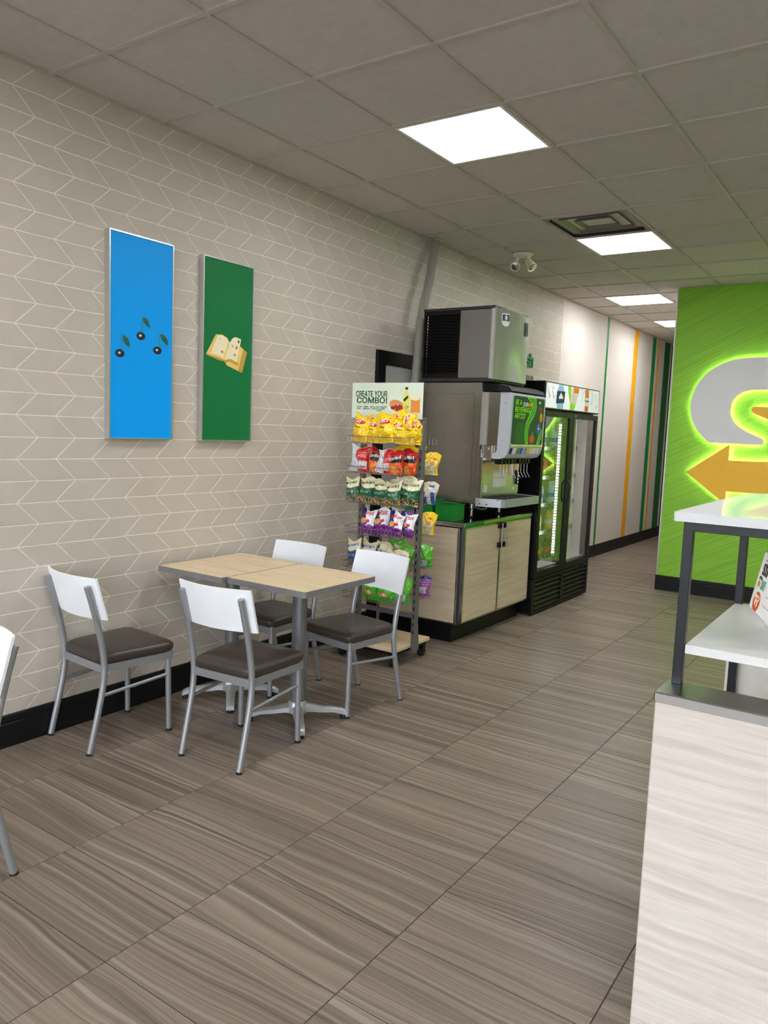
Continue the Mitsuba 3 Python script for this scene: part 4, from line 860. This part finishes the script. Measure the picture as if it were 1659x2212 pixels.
for y_ in (6.06, 6.18, 6.86, 7.07, 7.20):
    for _ in range(3):
        p0 = np.array([y_ + rg.normal(0, .035), 1.78 + rg.random() * .09]); pts = [p0]
        for _ in range(4): p0 = p0 + rg.normal(0, .02, 2) + (0, .018); pts.append(np.clip(p0, (FY0 + .04, 1.752), (FY1 - .02, 1.948)))
        hp_(sg.LineString(pts).buffer(.0018), 0, 'grey', 'splash_line')
hp_(sg.Polygon([(6.245, 1.75), (6.38, 1.75), (6.39, 1.90), (6.36, 1.95), (6.27, 1.95), (6.235, 1.90)]), 0, 'cyan', 'printed_bottle')
hp_(sg.Polygon([(6.47, 1.95), (6.55, 1.95), (6.54, 1.88), (6.60, 1.80), (6.62, 1.75), (6.55, 1.75), (6.53, 1.82), (6.49, 1.88)]), 0, 'lime', 'printed_splash')
hp_(sg.Polygon([(6.22, 1.79), (6.40, 1.80), (6.41, 1.90), (6.23, 1.895)]), 1, 'navy', 'printed_label')
hp_(sg.Polygon([(6.27, 1.845), (6.315, 1.885), (6.37, 1.85), (6.37, 1.835), (6.27, 1.83)]), 2, 'white', 'printed_label_arch')
hp_(sg.Polygon([(6.52, 1.75), (6.63, 1.75), (6.70, 1.84), (6.73, 1.95), (6.57, 1.95), (6.55, 1.85)]), 1, 'peach', 'printed_bottle')
hp_(sg.Polygon([(6.61, 1.90), (6.73, 1.90), (6.74, 1.95), (6.60, 1.95)]), 2, 'orange', 'printed_bottle_top')
hp_(sg.Polygon([(6.54, 1.75), (6.64, 1.75), (6.67, 1.80), (6.55, 1.81)]), 2, 'lime', 'printed_splash')
add(hdr, 'lettering', put(text('G2', .055, bold=True, width=.085), (FX + .0045, 6.585, 1.835), (0, 1, 0), (0, 0, 1)), 'mat_ink_white')
hp_(sg.Polygon([(6.90, 1.75), (6.99, 1.75), (7.0, 1.86), (6.985, 1.95), (6.905, 1.95), (6.89, 1.86)]), 1, 'orange', 'printed_bottle')
hp_(sg.box(6.895, 1.80, 6.998, 1.875), 2, 'white', 'printed_bottle_label')
add(hdr, 'lettering', put(text('Tropicana', .014, bold=True, width=.095), (FX + .0045, 6.899, 1.84), (0, 1, 0), (0, 0, 1)), 'mat_ink_leaf')
hp_(ell(6.945, 1.775, .03, .018), 2, 'soupred', 'printed_fruit')
MY = 6.632
for y0, y1, hy in ((FY0 + .008, MY - .003, MY - .03), (MY + .003, FY1 - .004, MY + .03)):
    fr = sg.box(y0, .318, y1, 1.722).difference(sg.box(y0 + .052, .375, y1 - .052, 1.676))
    d = add(k, 'door', prism(fr, .045, 'yz', FX - .045), 'mat_black', label='black framed glass door')
    a, b = y0 + .05, y1 - .05
    add(d, 'pane', trimesh.Trimesh([(FX - .012, a, .373), (FX - .012, b, .373), (FX - .012, b, 1.678), (FX - .012, a, 1.678)], [(0, 1, 2), (0, 2, 3)], process=False), 'mat_pane', label='glass pane')
    add(d, 'handle', cat(tube(spline([(FX + .0, hy, 1.13), (FX + .024, hy, 1.10), (FX + .026, hy, 1.03), (FX + .024, hy, .96), (FX + .0, hy, .93)], 14), .0075, 10)) if hy < MY else cbox(FX - .002, FX + .004, hy - .012, hy + .012, .96, 1.10, .002), 'mat_charcoal', 40)
add(k, 'door_badge', prism(ell(6.705, 1.70, .016, .012), .001, 'yz', FX), 'mat_ink_leaflight')
add(k, 'mullion', box(FX - .10, FX - .05, MY - .03, MY + .03, .37, 1.72), 'mat_charcoal')
def dots(y, flip):
    V, Fq = [], []
    for z in np.arange(.46, 1.62, .026):
        b = len(V); V += [(.660, y, z), (.684, y, z), (.684, y, z + .017), (.660, y, z + .017)]
        Fq += [(b, b + 2, b + 1), (b, b + 3, b + 2)] if flip else [(b, b + 1, b + 2), (b, b + 2, b + 3)]
    return trimesh.Trimesh(V, Fq, process=False)
add(k, 'light_strip', dots(MY - .034, False), 'mat_white_plastic', label='vertical white light strip', emitter={'type': 'area', 'radiance': {'type': 'rgb', 'value': [6.5, 7.2, 7.6]}})
add(k, 'light_strip', dots(MY + .034, True), 'mat_white_plastic', emitter={'type': 'area', 'radiance': {'type': 'rgb', 'value': [1.8, 2.0, 2.1]}})
add(k, 'strip_housing', box(.655, .69, MY - .033, MY + .033, .44, 1.64), 'mat_white_plastic')
# grille at the bottom
add(k, 'grille_frame', prism(sg.box(FY0 - .01, .012, FY1, .312).difference(so.unary_union([sg.box(FY0 + .05, .035, MY - .03, .285), sg.box(MY + .03, .035, FY1 - .045, .285)])), .022, 'yz', FX - .024), 'mat_black', label='black lower grille')
for y0, y1 in ((FY0 + .05, MY - .03), (MY + .03, FY1 - .045)):
    for i_ in range(6):
        z = .040 + .0415 * i_
        m = hullpts([(FX - .030, y, zz) for y in (y0, y1) for zz in (z + .030, z + .036)] + [(FX - .004, y, zz) for y in (y0, y1) for zz in (z, z + .008)])
        add(k, 'grille_slat', m, 'mat_black')
SHZ = [.384, .645, .895, 1.140, 1.400]
for i_, z in enumerate(SHZ[1:]):
    for a, b in ((FY0 + .055, MY - .04), (MY + .04, FY1 - .056)):
        add(k, 'shelf', cat(*[box(.10, .60, y, y + .004, z - .006, z - .002) for y in np.arange(a, b, .022)], box(.10, .106, a, b, z - .008, z), box(.595, .604, a, b, z - .012, z + .022)), 'mat_white_plastic' if i_ == 9 else 'mat_wire', label='wire shelf')
bprof = [(0, 0), (.026, 0), (.031, .006), (.031, .055), (.028, .062), (.028, .098), (.031, .105), (.031, .130), (.024, .160), (.013, .178), (.0125, .188), (0, .188)]
bt = lathe(bprof, 18); capm = lathe([(0, .205), (.013, .205), (.0145, .203), (.0145, .187), (0, .187)], 16); labm = lathe([(.0288, .060), (.0292, .062), (.0292, .098), (.0288, .1)], 18)
BOT = {}
for nm, c_, cap_, lab_ in (('orange', (236, 140, 30), (240, 150, 40), 'white'), ('green', (60, 150, 60), (30, 120, 50), 'yellow'), ('dark', (50, 26, 18), (190, 30, 34), 'red'), ('clear', (196, 216, 222), (240, 240, 240), 'blue'), ('yellow', (232, 200, 80), (40, 130, 60), 'white')):
    mat('drink_' + nm, c_, .12, spec=.6); mat('cap_' + nm, cap_, .4)
    BOT[nm] = (mikit.ply(bt, 'mat_drink_' + nm, 40), mikit.ply(capm, 'mat_cap_' + nm, 40), mikit.ply(labm, 'mat_ink_' + lab_, 40))
order = [['clear', 'green', 'dark', 'dark', 'clear'], ['green', 'green', 'yellow', 'green', 'yellow'], ['dark', 'yellow', 'clear', 'yellow', 'yellow'], ['orange', 'orange', 'dark', 'orange', 'orange'], ['clear', 'dark', 'clear', 'dark', 'green']]
SN = ['cooler floor', 'lowest wire shelf', 'second wire shelf', 'third wire shelf', 'top wire shelf']
for i_, z in enumerate(SHZ):
    for side, (a, b) in enumerate(((FY0 + .10, MY - .10), (MY + .11, FY1 - .10))):
        ys = np.linspace(a, b, 6)
        for j, y in enumerate(ys):
            nm = order[i_][(j // 2 + side * 2) % 5]
            lb = '%s drink bottle, %s from left on %s, %s cooler door' % (nm, ('first', 'second', 'third', 'fourth', 'fifth', 'last')[j], SN[i_], ('left', 'right')[side])
            kk = thing('drink_bottle', lb, 'bottle', 'drink bottles in the cooler')
            tw = T4().translate([.545, y + .006 * ((j * 7 + i_) % 3 - 1), z + .001])
            for pn, dd in zip(('body', 'cap', 'label'), BOT[nm]): add(kk, pn, dd, None, tw=tw)

# small grey box and green letters on the wall above the cooler
k = thing('switch_box', 'small grey box on the wall above the cooler', 'electrical box')
add(k, 'cover', cbox(0.002, .05, 7.19, 7.36, 2.058, 2.112, .004), 'mat_steel_dull')
add(k, 'knockout', cat(*[prism(ell(y, 2.085, .008, .008), .002, 'yz', .0495) for y in (7.23, 7.32)]), 'mat_charcoal')
k = thing('wall_lettering', 'raised green letters sh on the wall behind the ice machine', 'lettering')
add(k, 'letter', put(text('s', .125, .018, True, .085), (.003, 7.232, 2.205), (0, 1, 0), (0, 0, 1)), 'mat_stripe_green')
add(k, 'letter', put(text('h', .125, .018, True, .075), (.003, 7.325, 2.205), (0, 1, 0), (0, 0, 1)), 'mat_stripe_green')

# ---------------------------------------------------------------- backlit emblem on the green wall
ctr = (2.0625, 1.685)
outer = spline([(2.03, 2.318), (1.914, 2.314), (1.80, 2.297), (1.72, 2.268), (1.591, 2.186), (1.497, 2.064), (1.453, 1.93), (1.452, 1.817), (1.492, 1.687), (1.57, 1.580), (1.648, 1.511)], 40)
inner = spline([(2.104, 1.571), (1.935, 1.650), (1.855, 1.718), (1.818, 1.79), (1.815, 1.86), (1.838, 1.93), (1.89, 1.984), (1.975, 2.014), (2.05, 2.018)], 36)
tip = [(2.098, 1.507), (2.113, 1.511), (2.123, 1.522), (2.126, 1.536), (2.122, 1.552), (2.114, 1.564)]
white = sg.Polygon([(2.29, 2.318)] + [tuple(q) for q in outer] + tip + [tuple(q) for q in inner] + [(2.29, 2.018), (2.29, 1.866), (2.671, 2.152), (2.29, 2.438)])
yellow = sa.rotate(white, 180, origin=ctr)
k = thing('wall_emblem', 'big backlit white and yellow arrow emblem on the green wall', 'wall sign')
for poly, m, nm, lb in ((white, 'mat_logo_white', 'white_letter_half', 'white half with an arrow'), (yellow, 'mat_logo_yellow', 'yellow_letter_half', 'yellow half with an arrow')):
    poly = poly.buffer(-.002)
    h = add(k, nm, prism(poly, .040, 'xz', YG - .088), m, 25, label=lb)
    em = poly.buffer(-.012); em = em if em.geom_type == 'Polygon' else max(em.geoms, key=lambda g: g.area)
    ring_ = em.difference(em.buffer(-.02))
    vv, ff = trimesh.creation.triangulate_polygon(ring_, engine='earcut')
    q = trimesh.Trimesh(np.c_[vv[:, 0], np.full(len(vv), YG - .0465), vv[:, 1]], ff, process=False)
    if q.face_normals[0][1] < 0: q.invert()
    add(h, 'rear_light', q, 'mat_white_plastic', emitter={'type': 'area', 'radiance': {'type': 'rgb', 'value': [12, 12.5, 10]}})
    add(h, 'standoff', cat(*[tube([(a, YG - .048, b), (a, YG, b)], .006, 8) for a, b in [((poly.representative_point().x + dx), poly.representative_point().y) for dx in (-.03, .03)]]), 'mat_aluminium')

# ---------------------------------------------------------------- queue counter on the right with its display stand
QX, QY0, QY1, QZ = 2.853, 1.842, 1.966, .919
k = thing('queue_counter', 'low pale wood half wall with a steel cap at the right edge of the picture', 'counter')
add(k, 'body', cbox(QX + .003, 3.9, QY0 + .003, QY1 - .003, .0, QZ - .024, .003), 'mat_pale_wood', label='pale wood panel')
add(k, 'cap', cbox(QX, 3.9, QY0, QY1, QZ - .025, QZ, .003), 'mat_steel_bright', label='steel cap')
k = thing('display_stand', 'dark steel frame stand with white shelves behind the pale wood half wall', 'display stand')
px0, px1, py0, py1, s_ = 2.869, 3.75, 1.934, 2.56, .0225
for x in (px0, px1 - s_):
    add(k, 'leg', cbox(x, x + s_, py0, py0 + s_, QZ, 1.320, .001), 'mat_frame_steel')
    add(k, 'leg', cbox(x + (.022 if x == px0 else 0), x + s_ + (.022 if x == px0 else 0), py1, py1 + s_, 0, 1.320, .001), 'mat_frame_steel')
add(k, 'top_rail', cat(cbox(px0, px1, py0, py0 + s_, 1.298, 1.321, .001)), 'mat_frame_steel')
add(k, 'top_rail', cat(cbox(px0, px1, py1, py1 + s_, 1.298, 1.321, .001)), 'mat_frame_steel')
add(k, 'side_rail', cbox(px1 - s_, px1, py0 + s_, py1, 1.298, 1.320, .001), 'mat_frame_steel')
tpoly = sg.Polygon([(2.848, 1.912), (3.80, 1.912), (3.80, 3.02), (3.02, 3.02)] + [(2.848 + .19 - .19 * math.cos(a), 2.78 + .24 * math.sin(a)) for a in np.linspace(math.pi / 2 * .9, 0, 9)]).buffer(-.008).buffer(.008)
add(k, 'top_board', prism(tpoly, .022, 'xy', 1.3215), 'mat_white_laminate', 30, label='glossy white top board')
add(k, 'shelf', cbox(2.893, 3.74, 1.940, 2.58, .998, 1.020, .001), 'mat_white_satin', label='white shelf')
add(k, 'lower_panel', cbox(2.879, 3.74, 2.585, 2.605, .04, .985, .001), 'mat_white_plastic', label='white panel below the shelf')
# soup card in a slanted black holder on the shelf
e_, n_ = np.array([.3276, -.9448, 0.0]), np.array([-.9448, -.3276, 0.0])
upv = np.array([0, 0, 1.0]) * math.cos(math.radians(11)) - n_ * math.sin(math.radians(11))
k = thing('soup_card', 'white soup of the day card in a leaning black holder on the white shelf', 'sign')
BL = np.array([2.950, 2.556, 1.0215])
CW, CH_ = .285, .172
add(k, 'card', put(flat(rrect(0, CW, 0, CH_, .012), .004), BL + n_ * .012, e_, upv), 'mat_paper', label='white printed card')
add(k, 'holder', put(flat(rrect(.0, CW + .006, 0, CH_ + .004, .012), .008), BL + n_ * .0035, e_, upv), 'mat_black', label='black backing')
wedge = hullpts([BL + e_ * a + o for a in (.02, CW) for o in (n_ * .0, -n_ * .065, upv * CH_ * .8)])
add(k, 'stand', wedge, 'mat_charcoal')
def sc(m, a, b, name, ink, lv=1): return add(k, name, put(m, BL + n_ * (.0162 + .0006 * lv) + e_ * a + upv * b, e_, upv), ink)
sc(flat(sg.box(0, 0, .20, .0022)), .045, .150, 'printed_line', 'mat_ink_soupred')
sc(text('SOUP', .034, bold=True, width=.080), .040, .108, 'lettering', 'mat_text_black')
sc(text('OF THE', .009, bold=True, width=.036), .030, .092, 'lettering', 'mat_text_black')
sc(text('DAY', .028, bold=True, width=.050), .072, .068, 'lettering', 'mat_ink_teal')
sc(flat(rrect(0, .026, 0, .017, .004)), .030, .070, 'printed_badge', 'mat_ink_orange')
bw = sc(flat(ell(.075, .028, .040, .030).intersection(sg.box(0, .002, .3, .2))), 0, 0, 'printed_bowl', 'mat_ink_soupred')
rg = np.random.default_rng(7)
for a, b in rg.uniform(-1, 1, (9, 2)):
    sc(flat(ell(.075 + a * .026, .030 + b * .018, .008, .005, a * 90)), 0, 0, 'printed_topping', 'mat_ink_soupcream', 2)
for i_ in range(4): sc(flat(sg.box(0, 0, .10, .0012)), .16, .115 - .027 * i_, 'writing_line', 'mat_ink_grey')
